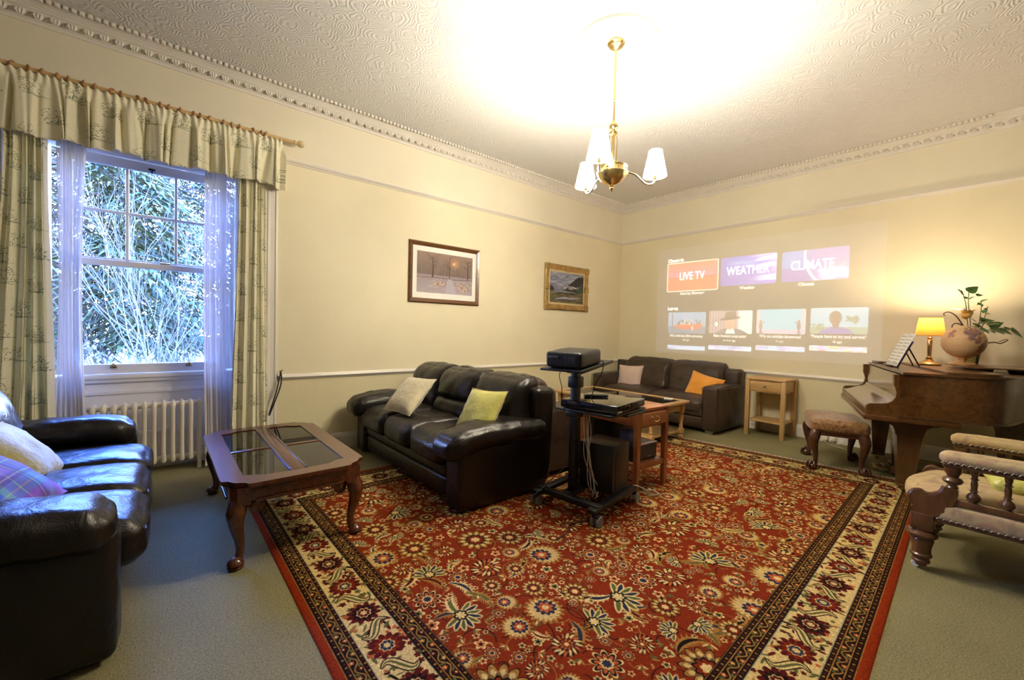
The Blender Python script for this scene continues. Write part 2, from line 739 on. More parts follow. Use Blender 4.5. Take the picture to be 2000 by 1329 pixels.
def make_rug():
    ppm = 460
    Wm, Hm = 4.58, 3.30
    W_, H_ = int(Wm * ppm), int(Hm * ppm)
    c = Cv(W_, H_, RED)
    b = .405 * ppm
    # field: vines, leaves, blossoms
    x0, x1, y0, y1 = b, W_ - b, b, H_ - b
    R = random.Random(5)
    for _ in range(900):
        x, y = R.uniform(x0, x1), R.uniform(y0, y1)
        a = R.uniform(0, 6.3)
        c.stroke(arc(x, y, R.uniform(10, 48), a, a + R.uniform(1.5, 4.2), 10, R.uniform(0, .6)), 1.2,
                 R.choice([TAN, GRN, DRK]), .75)
    for _ in range(230):
        x, y = R.uniform(x0, x1), R.uniform(y0, y1)
        leaf(c, x, y, R.uniform(26, 64), R.uniform(0, 6.3), R.choice([CRM, TAN, TAN]), R.choice([GRN, DRK, NAVY, MAR]))
    placed = np.zeros((20000, 3))
    cnt_ = [0]

    def free(x, y, r):
        k = cnt_[0]
        P_ = placed[:k]
        if k and ((P_[:, 0] - x) ** 2 + (P_[:, 1] - y) ** 2 < (P_[:, 2] + r) ** 2).any():
            return False
        placed[k] = (x, y, r)
        cnt_[0] += 1
        return True
    for (cnt, r0, r1, kinds) in ((220, 40, 56, (0, 2, 3, 6, 6)), (2200, 23, 34, (0, 1, 2, 3, 6)), (8000, 11, 18, (4, 5, 1, 7, 7)),
                                 (9000, 5.5, 9, (4, 5, 7, 7))):
        for _ in range(cnt):
            x, y, r = R.uniform(x0, x1), R.uniform(y0, y1), R.uniform(r0, r1)
            if free(x, y, r * .97):
                flower(c, x, y, r, R.choice(kinds), R.uniform(0, 6.3))
    for _ in range(6000):
        x, y, r = R.uniform(x0, x1), R.uniform(y0, y1), 7
        if free(x, y, r):
            a = R.uniform(0, 6.3)
            for k in range(3):
                c.ell(x + math.cos(a + k * .8) * 6, y + math.sin(a + k * .8) * 6, 7, 2.6, R.choice([TAN, CRM, GRN]), a + k * .8)

    # border bands: distance from the edge
    def frame(d0, d1, col):
        d0, d1 = int(d0 * ppm), int(d1 * ppm)
        A = c.a
        A[d0:d1, d0:W_ - d0] = col
        A[H_ - d1:H_ - d0, d0:W_ - d0] = col
        A[d0:H_ - d0, d0:d1] = col
        A[d0:H_ - d0, W_ - d1:W_ - d0] = col
    frame(0, .036, (.52, .17, .06))
    frame(.036, .130, DRK)
    frame(.130, .310, CRM)
    frame(.310, .405, DRK)
    for d in (.036, .062, .104, .126, .306, .332, .376, .400):
        frame(d, d + .004, TAN if d not in (.126, .306) else (.55, .53, .42))

    def ringpath(d):
        """points walking round the rug at distance d, with outward angle"""
        D = d * ppm
        return [((D, D), (W_ - D, D)), ((W_ - D, D), (W_ - D, H_ - D)), ((W_ - D, H_ - D), (D, H_ - D)), ((D, H_ - D), (D, D))]
    for d, step, r in ((.051, .021, .006), (.116, .021, .006), (.321, .021, .006), (.389, .021, .006)):
        for (p, q) in ringpath(d):
            L = math.hypot(q[0] - p[0], q[1] - p[1])
            n = int(L / (step * ppm))
            for i in range(n):
                t = (i + .5) / n
                c.ell(p[0] + (q[0] - p[0]) * t, p[1] + (q[1] - p[1]) * t, r * ppm, r * ppm * .8,
                      MAR if i % 2 else TAN, i * .7)
    for d in (.084, .354):
        for (p, q) in ringpath(d):
            L = math.hypot(q[0] - p[0], q[1] - p[1])
            n = int(L / (.042 * ppm))
            ux, uy = (q[0] - p[0]) / L, (q[1] - p[1]) / L
            vine = []
            for i in range(n * 6):
                t = (i / (n * 6)) * L
                o = math.sin(i / 6 * PI) * .012 * ppm
                vine.append((p[0] + ux * t - uy * o, p[1] + uy * t + ux * o))
            for k in range(0, len(vine) - 8, 8):
                c.stroke(vine[k:k + 9], 1.5, TAN)
            for i in range(n):
                t = (i + .5) * L / n
                s = (-1) ** i * .011 * ppm
                x, y = p[0] + ux * t + uy * s, p[1] + uy * t - ux * s
                c.petal(x, y, .012 * ppm, 5, .4, i, (MAR, ORG, TAN)[i % 3])
                c.ell(x, y, 2, 2, CRM)
                c.ell(x + ux * 9, y + uy * 9, 5, 2.5, GRN, i)
    for (p, q) in ringpath(.220):
        L = math.hypot(q[0] - p[0], q[1] - p[1])
        n = int(round(L / (.235 * ppm)))
        ux, uy = (q[0] - p[0]) / L, (q[1] - p[1]) / L
        vx, vy = -uy, ux
        ang = math.atan2(uy, ux)
        for i in range(n * 46):
            t, s = R.uniform(0, L), R.uniform(-.083, .083) * ppm
            x, y = p[0] + ux * t + vx * s, p[1] + uy * t + vy * s
            if R.random() < .55:
                c.ell(x, y, R.uniform(5, 11), R.uniform(1.5, 3.5), R.choice([GRN, GRN, MAR, TAN, DRK]), R.uniform(0, 6))
            else:
                c.petal(x, y, R.uniform(4, 8), 5, .45, R.uniform(0, 6), R.choice([MAR, MAR, GRN, ORG]))
        for i in range(n):
            t = (i + .5) * L / n
            x, y = p[0] + ux * t, p[1] + uy * t
            r = .066 * ppm
            c.petal(x, y, r * 1.05, 12, .28, 0, MAR, 1, 1.12, 1.0)
            c.petal(x, y, r * .80, 12, .35, .25, DRK if i % 2 else RED)
            c.petal(x, y, r * .52, 8, .25, 0, CRM)
            c.petal(x, y, r * .43, 8, .25, 0, MAR if i % 2 else NAVY)
            c.petal(x, y, r * .24, 6, .3, 0, CRM)
            # S-shaped leaf between blossoms
            t2 = (i + 1) * L / n
            S_ = []
            sg = (-1) ** i
            for k in range(13):
                q_ = k / 6 - 1
                u = (.030 * q_ + .026 * math.sin(PI * q_)) * ppm
                o = sg * (.062 * q_) * ppm
                S_.append((p[0] + ux * (t2 + u) + vx * o, p[1] + uy * (t2 + u) + vy * o))
            wd = np.array([1.5 + 6 * math.sin(PI * k / 12) for k in range(13)])
            c.stroke(S_, wd + 2.2, DRK)
            c.stroke(S_, wd, CRM)
            c.stroke(S_, wd * .35, GRN)
    c.noise(.10, 1)
    c.noise(.05, 3)
    return img_from('rug_pattern', c.a), Wm, Hm


def make_toile():
    n = 640
    c = Cv(n, n, (.97, .95, .85))
    R = random.Random(3)
    ink = [(.60, .61, .49), (.51, .54, .45), (.67, .68, .56)]
    for (cx, cy) in [(110, 90), (330, 60), (540, 110), (220, 220), (440, 250), (80, 330), (300, 370), (540, 390), (150, 490), (400, 500), (560, 560), (270, 590)]:
        for _ in range(5):          # ground strokes
            y = cy + R.uniform(18, 34)
            x = cx + R.uniform(-60, 20)
            c.stroke([(x, y), (x + R.uniform(20, 50), y + R.uniform(-4, 4)), (x + R.uniform(55, 95), y + R.uniform(-5, 5))], R.uniform(.8, 1.8), R.choice(ink), .7)
        tx = cx + R.uniform(-10, 10)
        c.stroke([(tx, cy + 26), (tx + 4, cy), (tx - 3, cy - 26)], [3, 2, 1], ink[1], .9)
        for _ in range(80):         # foliage dabs
            a, r = R.uniform(0, 6.3), 58 * math.sqrt(R.random())
            c.ell(tx + math.cos(a) * r * 1.1, cy - 24 + math.sin(a) * r * .7, R.uniform(2, 6), R.uniform(1, 3), R.choice(ink), R.uniform(-.6, .6), R.uniform(.4, .9))
        for _ in range(9):
            x, y = cx + R.uniform(-70, 70), cy + R.uniform(0, 26)
            c.ell(x, y, R.uniform(2, 5), R.uniform(3, 7), R.choice(ink), R.uniform(-.4, .4), .7)
    c.noise(.02, 2)
    return img_from('toile_print', c.a)


def make_winter():
    W_, H_ = 620, 420
    c = Cv(W_, H_, (.55, .47, .44))
    yy = np.linspace(0, 1, H_)[:, None, None]
    top, mid, bot = np.array((.55, .47, .43)), np.array((.44, .39, .38)), np.array((.66, .62, .66))
    c.a[:] = np.where(yy < .55, top + (mid - top) * (yy / .55), (mid * .4 + bot * .6) + (bot - (mid * .4 + bot * .6)) * ((yy - .55) / .45))
    R = random.Random(9)
    for _ in range(260):
        x = R.uniform(0, W_)
        h = R.uniform(30, 150)
        y = R.uniform(190, 240)
        c.stroke([(x, y), (x + R.uniform(-8, 8), y - h * .5), (x + R.uniform(-16, 16), y - h)], [R.uniform(1, 3), 1, .4],
                 R.choice([(.40, .34, .32), (.48, .40, .36), (.36, .32, .31), (.60, .50, .44)]), .5)
    c.ell(400, 90, 60, 46, (.86, .62, .44), 0, .5, 40)
    c.ell(400, 95, 16, 14, (.98, .78, .55), 0, .9, 8)
    for (tx, w0) in ((165, 9), (350, 5), (560, 6)):
        c.stroke([(tx, 250), (tx + 4, 150), (tx - 3, 40)], [w0, w0 * .7, 2], (.30, .25, .23))
        for _ in range(26):
            y = R.uniform(40, 170)
            d = R.choice((-1, 1))
            c.stroke([(tx, y), (tx + d * R.uniform(15, 45), y - R.uniform(5, 40)), (tx + d * R.uniform(40, 90), y - R.uniform(10, 60))], [2, 1.2, .5], (.34, .28, .26), .7)
    c.stroke([(0, 268), (200, 255), (420, 262), (620, 250)], 5, (.38, .33, .34), .6)
    for _ in range(60):
        x, y = R.uniform(0, W_), R.uniform(270, 415)
        c.stroke([(x, y), (x + R.uniform(30, 110), y + R.uniform(-6, 6))], R.uniform(1, 4), R.choice([(.74, .70, .74), (.56, .52, .57), (.80, .74, .72)]), .5)
    c.poly([(330, 260), (380, 260), (440, 420), (300, 420)], (.72, .70, .78), .55)
    for k in range(22):     # sheep in the snow
        x, y = (R.uniform(170, 300), R.uniform(270, 350)) if k < 12 else (R.uniform(430, 570), R.uniform(300, 380))
        s = 6 + (y - 260) * .1
        c.ell(x, y, s * 1.3, s * .8, (.76, .66, .56))
        c.ell(x + s * 1.3, y - s * .3, s * .4, s * .4, (.38, .30, .27))
        c.stroke([(x - s * .6, y + s * .4), (x - s * .6, y + s * 1.2)], 1.2, (.4, .33, .3))
        c.stroke([(x + s * .6, y + s * .4), (x + s * .6, y + s * 1.2)], 1.2, (.4, .33, .3))
    c.noise(.05, 3)
    c.noise(.04, 1)
    return img_from('winter_print', c.a)


def make_glen():
    W_, H_ = 560, 440
    c = Cv(W_, H_, (.52, .53, .60))
    R = random.Random(21)
    for _ in range(160):
        x, y = R.uniform(-20, W_), R.uniform(0, 190)
        c.ell(x, y, R.uniform(25, 90), R.uniform(8, 24), R.choice([(.66, .67, .74), (.45, .47, .56), (.74, .74, .78), (.40, .42, .50)]), R.uniform(-.5, .2), .45, 8)
    c.poly([(0, 150), (60, 190), (150, 240), (240, 170), (310, 150), (330, 240), (0, 300)], (.46, .47, .56))
    c.poly([(560, 30), (470, 40), (400, 90), (330, 150), (250, 220), (200, 260), (560, 280)], (.18, .19, .19))
    c.poly([(560, 120), (480, 170), (430, 250), (560, 290)], (.25, .30, .24))
    c.poly([(0, 190), (50, 220), (70, 270), (0, 280)], (.15, .16, .17))
    c.poly([(0, 290), (560, 270), (560, 440), (0, 440)], (.36, .37, .25))
    for _ in range(240):
        x, y = R.uniform(0, W_), R.uniform(285, 440)
        c.stroke([(x, y), (x + R.uniform(20, 90), y + R.uniform(-10, 10))], R.uniform(1, 5), R.choice([(.45, .36, .27), (.27, .28, .20), (.42, .42, .27), (.60, .50, .40), (.20, .18, .17)]), .6)
    for _ in range(90):
        c.ell(R.gauss(330, 70), R.gauss(205, 16), R.uniform(8, 20), R.uniform(4, 10), R.choice([(.70, .68, .68), (.52, .50, .52), (.82, .80, .80)]), 0, .6, 4)
    c.stroke([(40, 330), (180, 300), (330, 305), (460, 290)], 7, (.18, .15, .15), .8)
    c.stroke([(90, 390), (220, 365), (360, 370), (500, 350)], [8, 15, 14, 6], (.62, .62, .72), .9)
    c.stroke([(100, 405), (260, 395), (420, 385)], 5, (.20, .20, .24), .7)
    c.ell(275, 320, 5, 14, (.15, .13, .13))
    c.noise(.06, 2)
    return img_from('glen_print', c.a)


def thumb(kind):
    W_, H_ = 240, 136
    R = random.Random(kind)
    c = Cv(W_, H_, (.55, .70, .90))
    if kind == 0:      # red boat with a crew at sea
        c.a[:] = (.50, .66, .86)
        c.a[90:] = (.32, .45, .62)
        c.poly([(40, 82), (225, 74), (200, 108), (70, 108)], (.80, .22, .08))
        c.stroke([(35, 82), (228, 74)], 2.5, (.95, .55, .2))
        for _ in range(26):
            x = R.uniform(60, 210)
            c.ell(x, R.uniform(50, 74), 5, 10, R.choice([(.2, .2, .3), (.8, .8, .85), (.5, .3, .2), (.3, .4, .6)]))
        c.stroke([(26, 5), (28, 110)], 2.5, (.25, .2, .25))
        c.ell(158, 100, 5, 14, (.9, .9, .95))
    elif kind == 1:    # man in a hat before a door
        c.a[:] = (.70, .62, .70)
        for x in range(6, 165, 16):
            c.stroke([(x, 0), (x, 136)], 3, (.55, .45, .50))
        c.poly([(165, 0), (240, 0), (240, 136), (165, 136)], (.88, .88, .94))
        c.ell(42, 80, 16, 20, (.25, .22, .25))
        c.ell(42, 80, 12, 16, (.90, .90, .92))
        c.poly([(30, 136), (70, 112), (100, 104), (140, 104), (180, 112), (225, 136)], (.30, .30, .45))
        c.poly([(95, 136), (105, 104), (140, 104), (150, 136)], (.92, .92, .96))
        c.ell(120, 76, 28, 36, (.82, .62, .55))
        c.ell(120, 92, 8, 2.5, (.55, .3, .3))
        c.ell(109, 72, 4, 2, (.2, .15, .15))
        c.ell(132, 72, 4, 2, (.2, .15, .15))
        c.ell(120, 46, 58, 9, (.25, .20, .20), -.12)
        c.poly([(88, 46), (95, 8), (148, 4), (156, 44)], (.30, .25, .24))
    elif kind == 2:    # two figures beside a bright board
        c.a[:] = (.50, .78, .92)
        c.a[:, :18] = (.80, .75, .85)
        c.a[:, 222:] = (.80, .75, .85)
        c.a[112:] = (.78, .70, .85)
        for (x, s) in ((22, 1), (208, -1)):
            c.ell(x, 66, 6, 7, (.45, .3, .3))
            c.ell(x, 92, 9, 22, (.42, .25, .30))
            c.stroke([(x, 112), (x - 4, 134)], 3, (.3, .2, .3))
            c.stroke([(x, 112), (x + 6, 134)], 3, (.3, .2, .3))
            c.stroke([(x, 80), (x - s * -18, 70)], 2.5, (.5, .3, .3))
    else:              # man in a purple shirt outdoors
        c.a[:] = (.62, .78, .92)
        c.a[100:] = (.52, .66, .60)
        for _ in range(40):
            c.ell(R.uniform(0, 60), R.uniform(84, 125), 6, 4, R.choice([(.4, .5, .4), (.5, .6, .5)]))
        for _ in range(30):
            c.ell(R.uniform(155, 205), R.uniform(45, 80), 7, 5, (.45, .50, .40), 0, .7)
        c.poly([(34, 136), (60, 112), (90, 100), (130, 100), (165, 112), (190, 136)], (.42, .34, .75))
        c.ell(110, 82, 15, 26, (.42, .30, .28))
        c.ell(108, 52, 27, 36, (.46, .33, .31))
        c.ell(97, 48, 4, 2, (.2, .12, .12))
        c.ell(119, 48, 4, 2, (.2, .12, .12))
        c.ell(108, 72, 9, 2.5, (.30, .16, .16))
        c.ell(108, 60, 4, 5, (.40, .27, .25))
    return img_from('thumbnail_%d' % kind, c.a)


def banner(kind):
    W_, H_ = 320, 180
    c = Cv(W_, H_, (.5, .5, .9))
    yy, xx = np.mgrid[0:H_, 0:W_].astype(np.float32)
    if kind == 0:
        t = (yy / H_)[..., None]
        c.a[:] = np.where(t < .5, np.array((.90, .30, .16)) + (np.array((.92, .35, .55)) - np.array((.90, .30, .16))) * (t / .5), np.array((.93, .28, .12)))
        c.stroke([(3, 3), (317, 3), (317, 177), (3, 177), (3, 3)], 3, (1, .85, .8))
    elif kind == 1:
        t = (xx / W_)[..., None]
        c.a[:] = np.array((.20, .22, .80)) + (np.array((.42, .36, .95)) - np.array((.20, .22, .80))) * t
        c.a[90:] = c.a[90:] * .75 + np.array((.35, .12, .55)) * .3
        R = random.Random(4)
        for _ in range(50):
            c.ell(R.uniform(215, 340), R.choice([20, 70, 140]) + R.gauss(0, 10), R.uniform(20, 60), R.uniform(3, 9), (.85, .88, 1.0), -.1, .5, 6)
        for _ in range(16):
            c.ell(R.uniform(50, 200), R.gauss(45, 12), R.uniform(20, 50), R.uniform(4, 10), (.45, .65, .95), -.1, .35, 6)
    else:
        c.a[:] = (.28, .46, .85)
        c.a[100:, :150] = (.30, .22, .75)
        d = np.hypot(xx - 330, yy - 30)
        ins = (d < 215)
        c.a[ins] = (.42, .38, .80)
        ring = (np.abs(d - 215) < 7)
        c.a[ring] = (.70, .78, .95)
        R = random.Random(8)
        for _ in range(40):
            c.ell(R.uniform(200, 330), R.uniform(110, 175), R.uniform(15, 40), R.uniform(6, 16), (.64, .72, .95), 0, .5, 6)
        for _ in range(12):
            c.ell(R.uniform(220, 310), R.uniform(80, 110), R.uniform(8, 20), R.uniform(4, 9), (.85, .55, .75), 0, .4, 4)
    return img_from('banner_%d' % kind, c.a)


def make_strip(k):
    c = Cv(240, 40, (.66, .80, .95))
    R = random.Random(40 + k)
    for _ in range(40):
        c.ell(R.uniform(0, 240), R.uniform(0, 40), R.uniform(6, 26), R.uniform(4, 14),
              R.choice([(.85, .9, 1), (.45, .5, .8), (.75, .6, .9), (.6, .75, .9)] + ([(.85, .4, .4), (.75, .9, .3)] if k == 3 else [])), 0, .6)
    return img_from('strip_%d' % k, c.a)


def make_tartan():
    n = 256
    a = np.zeros((n, n, 3), np.float32)
    bands = [(0, 60, (.13, .15, .52)), (60, 84, (.28, .36, .22)), (84, 150, (.26, .13, .34)), (150, 172, (.08, .08, .24)), (172, 214, (.14, .30, .42)), (214, 256, (.32, .12, .42))]
    line = np.zeros((n, 3), np.float32)
    for s, e, col in bands:
        line[s:e] = col
    for p in (30, 117, 160, 193):
        line[p - 2:p + 2] = (.42, .42, .25)
    a[:] = (line[None] + line[:, None]) * .75
    return img_from('tartan', np.clip(a, 0, 1))


def make_score(seed):
    c = Cv(300, 400, (.90, .89, .86))
    R = random.Random(seed)
    for r in range(9):
        y0 = 26 + r * 41
        for k in range(5):
            c.stroke([(22, y0 + k * 4.4), (280, y0 + k * 4.4)], .5, (.35, .35, .38), .9)
        x = 40
        while x < 272:
            y = y0 + R.uniform(-3, 20)
            c.ell(x, y, 3, 2.2, (.1, .1, .12), -.3)
            c.stroke([(x + 2.6, y), (x + 2.6, y - 14)], .6, (.1, .1, .12))
            x += R.uniform(8, 17)
        for bx in (22, 108, 194, 280):
            c.stroke([(bx, y0), (bx, y0 + 17.6)], .8, (.25, .25, .28))
    return img_from('score_%d' % seed, c.a)


def make_globe():
    W_, H_ = 720, 360
    c = Cv(W_, H_, (.80, .66, .50))
    R = random.Random(2)

    def blob(cx, cy, sx, sy, n, cols):
        for _ in range(n):
            c.ell(R.gauss(cx, sx), R.gauss(cy, sy), R.uniform(6, 20), R.uniform(4, 14), R.choice(cols), R.uniform(-1, 1), .75, 2)
    land = [(.55, .40, .38), (.48, .36, .40), (.62, .45, .36), (.45, .38, .42), (.66, .50, .42)]
    blob(150, 110, 26, 34, 80, land)
    blob(215, 225, 16, 34, 60, land)
    blob(385, 95, 40, 22, 90, land)
    blob(400, 190, 26, 36, 80, land)
    blob(520, 90, 55, 26, 130, land)
    blob(610, 240, 20, 14, 40, land)
    blob(10, 120, 14, 20, 20, land)
    for k in range(0, W_, 60):
        c.stroke([(k, 0), (k, H_)], .7, (.60, .48, .38), .6)
    for k in range(30, H_, 45):
        c.stroke([(0, k), (W_, k)], .7, (.60, .48, .38), .6)
    c.noise(.03, 3)
    return img_from('globe_map', c.a)


IM_RUG, RUGW, RUGH = make_rug()
M_rug = img_mat('rug_wool', IM_RUG, 0.95, bscale=350, bstr=0.35, spec=.06)
M_toile = img_mat('toile_cotton', make_toile(), 0.85, bscale=400, bstr=0.15, transl=0.14)
M_winter = img_mat('winter_paper', make_winter(), 0.6)
M_glen = img_mat('glen_canvas', make_glen(), 0.5, bscale=120)
M_tartan = img_mat('tartan_wool', make_tartan(), 0.85, bscale=300, sheen=0.3)
M_globe = img_mat('globe_paper', make_globe(), 0.35)
M_score = [img_mat('score_paper_%d' % k, make_score(k), 0.7) for k in (1, 2)]

M_wall = mat('wall_cream', (.81, .735, .53), .55, var=.03, vscale=2, bscale=70, bstr=.06)
M_frieze = mat('frieze_cream', (.79, .735, .59), .6, var=.03, vscale=2, bscale=70, bstr=.06)
M_rearwall = mat('rear_wall_bounce_cut', (.20, .19, .13), .7, var=.05, vscale=3)  # unseen walls: dark tone invented to keep bounce light off the near leather
M_dado = mat('dado_paper', (.76, .68, .44), .55, var=.04, vscale=3, bscale=55, bstr=.35, bdist=.006)
M_white = mat('trim_paint', (.78, .74, .68), .35, var=.03)
M_plaster = mat('plaster_white', (.76, .73, .68), .6, var=.04, bscale=60, bstr=.1)
M_frame = mat('frame_paint', (.88, .87, .88), .3, var=.02)
M_ceil = anaglypta('ceiling_paper', (.74, .735, .74))
M_ceil_edge = mat('ceiling_edge', (.76, .72, .60), .6, var=.03)
M_carpet = carpet_mat('carpet_green', (.215, .190, .095))
M_leatherdk = leather('leather_espresso', (.007, .005, .004), .30)
M_leatherbr = leather('leather_brown', (.040, .025, .016), .38)
M_mahog = wood('mahogany', (.055, .014, .006), (.135, .040, .015), .20, 'Y', 3, .3)
M_cherry = wood('cherry', (.24, .075, .025), (.42, .16, .06), .35, 'Z', 3, .2)
M_cherryt = wood('cherry_top', (.30, .10, .035), (.48, .20, .08), .3, 'Y', 3, .3)
M_oak = wood('oak', (.42, .24, .085), (.58, .37, .15), .4, 'Z', 2.5, .15)
M_oakx = wood('oak_rail', (.42, .24, .085), (.58, .37, .15), .4, 'Y', 2.5, .15)
M_pine = wood('pine', (.58, .36, .14), (.74, .52, .26), .35, 'X', 3, .2)
M_walnut = wood('walnut', (.028, .009, .002), (.15, .060, .014), .28, 'X', 2.2, .25)
M_walnutdk = wood('walnut_dark', (.045, .02, .008), (.11, .05, .02), .3, 'Z', 2, .4)
M_chairwood = wood('chair_walnut', (.050, .018, .007), (.14, .058, .022), .28, 'Z', 3, .4)
M_darkwood = wood('dark_mahogany', (.035, .012, .007), (.09, .032, .016), .22, 'Z', 3, .5)
M_brass = mat('brass', (.72, .55, .24), .22, 1.0, var=.1)
M_brassaged = mat('aged_brass', (.48, .36, .16), .3, 1.0, var=.2)
M_gold = mat('gilt', (.36, .25, .08), .38, .6, var=.3, vscale=14, bscale=40, bstr=.3)
M_black = mat('black_plastic', (.012, .012, .013), .35, var=.2)
M_blackm = mat('black_metal', (.015, .015, .016), .4, .3, var=.2)
M_blackg = mat('black_gloss', (.010, .011, .013), .06, var=.1, coat=1.0)
M_grey = mat('dark_grey_plastic', (.05, .05, .055), .45, var=.1)
M_silver = mat('silver', (.6, .6, .62), .3, 1.0, var=.05)
M_cable = mat('cable_white', (.62, .60, .55), .5, var=.05)
M_rad = mat('radiator_enamel', (.88, .82, .69), .3, var=.03)
M_sheet = mat('paper', (.85, .84, .80), .7, var=.02)
M_iron = mat('black_cord', (.012, .011, .010), .7, var=.2)
M_cream_cush = mat('cream_velvet', (.62, .55, .37), .8, var=.12, vscale=9, bscale=14, bstr=.5, bdist=.02, sheen=.5)
M_lime_cush = mat('lime_velvet', (.50, .47, .10), .8, var=.15, vscale=9, bscale=16, bstr=.4, bdist=.02, sheen=.5)
M_gold_cush = mat('gold_velvet', (.40, .36, .15), .75, var=.15, vscale=9, bscale=16, bstr=.4, bdist=.02, sheen=.6)
M_piping = mat('piping_mustard', (.45, .36, .12), .7, var=.1)
M_pink_cush = mat('pink_cotton', (.62, .48, .42), .85, var=.05, bscale=12, bstr=.3, bdist=.02)
M_orange_cush = mat('orange_velvet', (.72, .30, .03), .8, var=.12, vscale=9, bscale=16, bstr=.4, bdist=.02, sheen=.5)
M_green_cush = mat('green_silk', (.52, .50, .12), .45, var=.15, vscale=30, bscale=25, bstr=.4, bdist=.02)
M_ivy = mat('ivy_leaf', (.055, .13, .03), .4, var=.35, vscale=25)
M_ivyy = mat('ivy_leaf_yellow', (.32, .33, .06), .5, var=.3, vscale=25)
M_stem = mat('stem', (.10, .13, .04), .6, var=.2)
M_twig = mat('twig', (.10, .045, .02), .6, var=.2)
M_rose = mat('rose_petal', (.62, .36, .08), .6, var=.1, vscale=15)
M_whitepetal = mat('white_petal', (.62, .60, .52), .6, var=.05)
M_knob = mat('steel_knob', (.55, .53, .48), .25, 1.0, var=.05)
M_wheel = mat('caster_grey', (.22, .22, .23), .4, var=.1)
M_ringwood = wood('ring_wood', (.30, .12, .035), (.46, .22, .07), .35, 'X', 3, .2)
M_bluefab = mat('blue_cloth', (.14, .22, .62), .7, var=.15)
M_glasspane = glass('window_glass', (.97, .99, 1.0), .0)
M_tableglass = glass('table_glass', (.62, .68, .58), .05)
M_smoked = glass('smoked_glass', (.55, .55, .48), .10)
M_vase = glass('vase_glass', (.86, .88, .76), .06, .05)


def brocade(name, base, cols, scale, rough=.7, sheen=.4):
    m, n, b = nodes(name)
    co = coords(n)
    v = n.nodes.new('ShaderNodeTexVoronoi')
    v.inputs['Scale'].default_value = scale
    n.links.new(co, v.inputs['Vector'])
    f = noise_n(n, co, scale * .8, 4, .6, 1.0)
    c = ramp(n, f, [(.30, cols[0]), (.45, base), (.56, cols[1]), (.70, cols[2])])
    c = mixc(n, 0.35, c, ramp(n, v.outputs[0], [(.1, cols[1]), (.5, base)]))
    n.links.new(c, b.inputs['Base Color'])
    b.inputs['Roughness'].default_value = rough
    b.inputs['Sheen Weight'].default_value = sheen
    bump(n, b, f, .3, .006)
    return m


M_brocade = brocade('stool_brocade', (.15, .065, .025), ((.07, .025, .010), (.36, .21, .08), (.17, .055, .025)), 34, .36, .3)
M_tapestry = brocade('tapestry', (.42, .285, .15), ((.20, .14, .11), (.46, .38, .17), (.34, .15, .12)), 13, .85, .1)


def sheer(name):
    m, n, b = nodes(name)
    co = coords(n, 'Object', (1, 1, .05))
    f = noise_n(n, co, 60, 2)
    c = ramp(n, f, [(.35, (.74, .70, .66)), (.65, (.86, .82, .78))])
    n.links.new(c, b.inputs['Base Color'])
    b.inputs['Roughness'].default_value = .8
    tr = n.nodes.new('ShaderNodeBsdfTranslucent')
    tr.inputs[0].default_value = (.66, .58, .54, 1)
    tp = n.nodes.new('ShaderNodeBsdfTransparent')
    m1 = n.nodes.new('ShaderNodeMixShader')
    m1.inputs[0].default_value = .20
    n.links.new(b.outputs[0], m1.inputs[1])
    n.links.new(tr.outputs[0], m1.inputs[2])
    m2 = n.nodes.new('ShaderNodeMixShader')
    m2.inputs[0].default_value = .09
    n.links.new(m1.outputs[0], m2.inputs[1])
    n.links.new(tp.outputs[0], m2.inputs[2])
    n.links.new(m2.outputs[0], n.nodes['Material Output'].inputs[0])
    return m


M_sheer = sheer('voile')


def lampshade(name, col, strength, tr=0.5, ecol=None):
    m, n, b = nodes(name)
    b.inputs['Base Color'].default_value = (*col, 1)
    b.inputs['Roughness'].default_value = .8
    b.inputs['Emission Color'].default_value = (*(ecol or col), 1)
    b.inputs['Emission Strength'].default_value = strength
    t = n.nodes.new('ShaderNodeBsdfTranslucent')
    t.inputs[0].default_value = (*col, 1)
    mx = n.nodes.new('ShaderNodeMixShader')
    mx.inputs[0].default_value = tr
    n.links.new(b.outputs[0], mx.inputs[1])
    n.links.new(t.outputs[0], mx.inputs[2])
    n.links.new(mx.outputs[0], n.nodes['Material Output'].inputs[0])
    return m


M_shadew = lampshade('shade_lit_white', (1.0, .895, .70), 450.0)
M_shadeo = lampshade('shade_lit_amber', (.36, .085, .012), .55, .35, (1.0, .36, .05))
M_bulb = mat('bulb_glass', (1, .95, .85), .3, emit=((1, .9, .75), 12))
M_walnutg = wood('walnut_gloss', (.055, .023, .007), (.15, .072, .024), .16, 'X', 1.6, .7)
M_walnutleg = wood('walnut_leg', (.045, .018, .006), (.13, .06, .02), .28, 'Z', 1.6, .4)
M_braid = mat('gimp_braid', (.30, .24, .17), .8, var=.3, vscale=40)
# ------------------------------------------------------------------ the setting
struct('floor', MB().box(XN, XW + .3, YN, YW + .5, -.12, 0), M_carpet)
struct('ceiling', MB().box(XN, XW + .3, YN, YW + .5, ZC, ZC + .12), M_ceil)

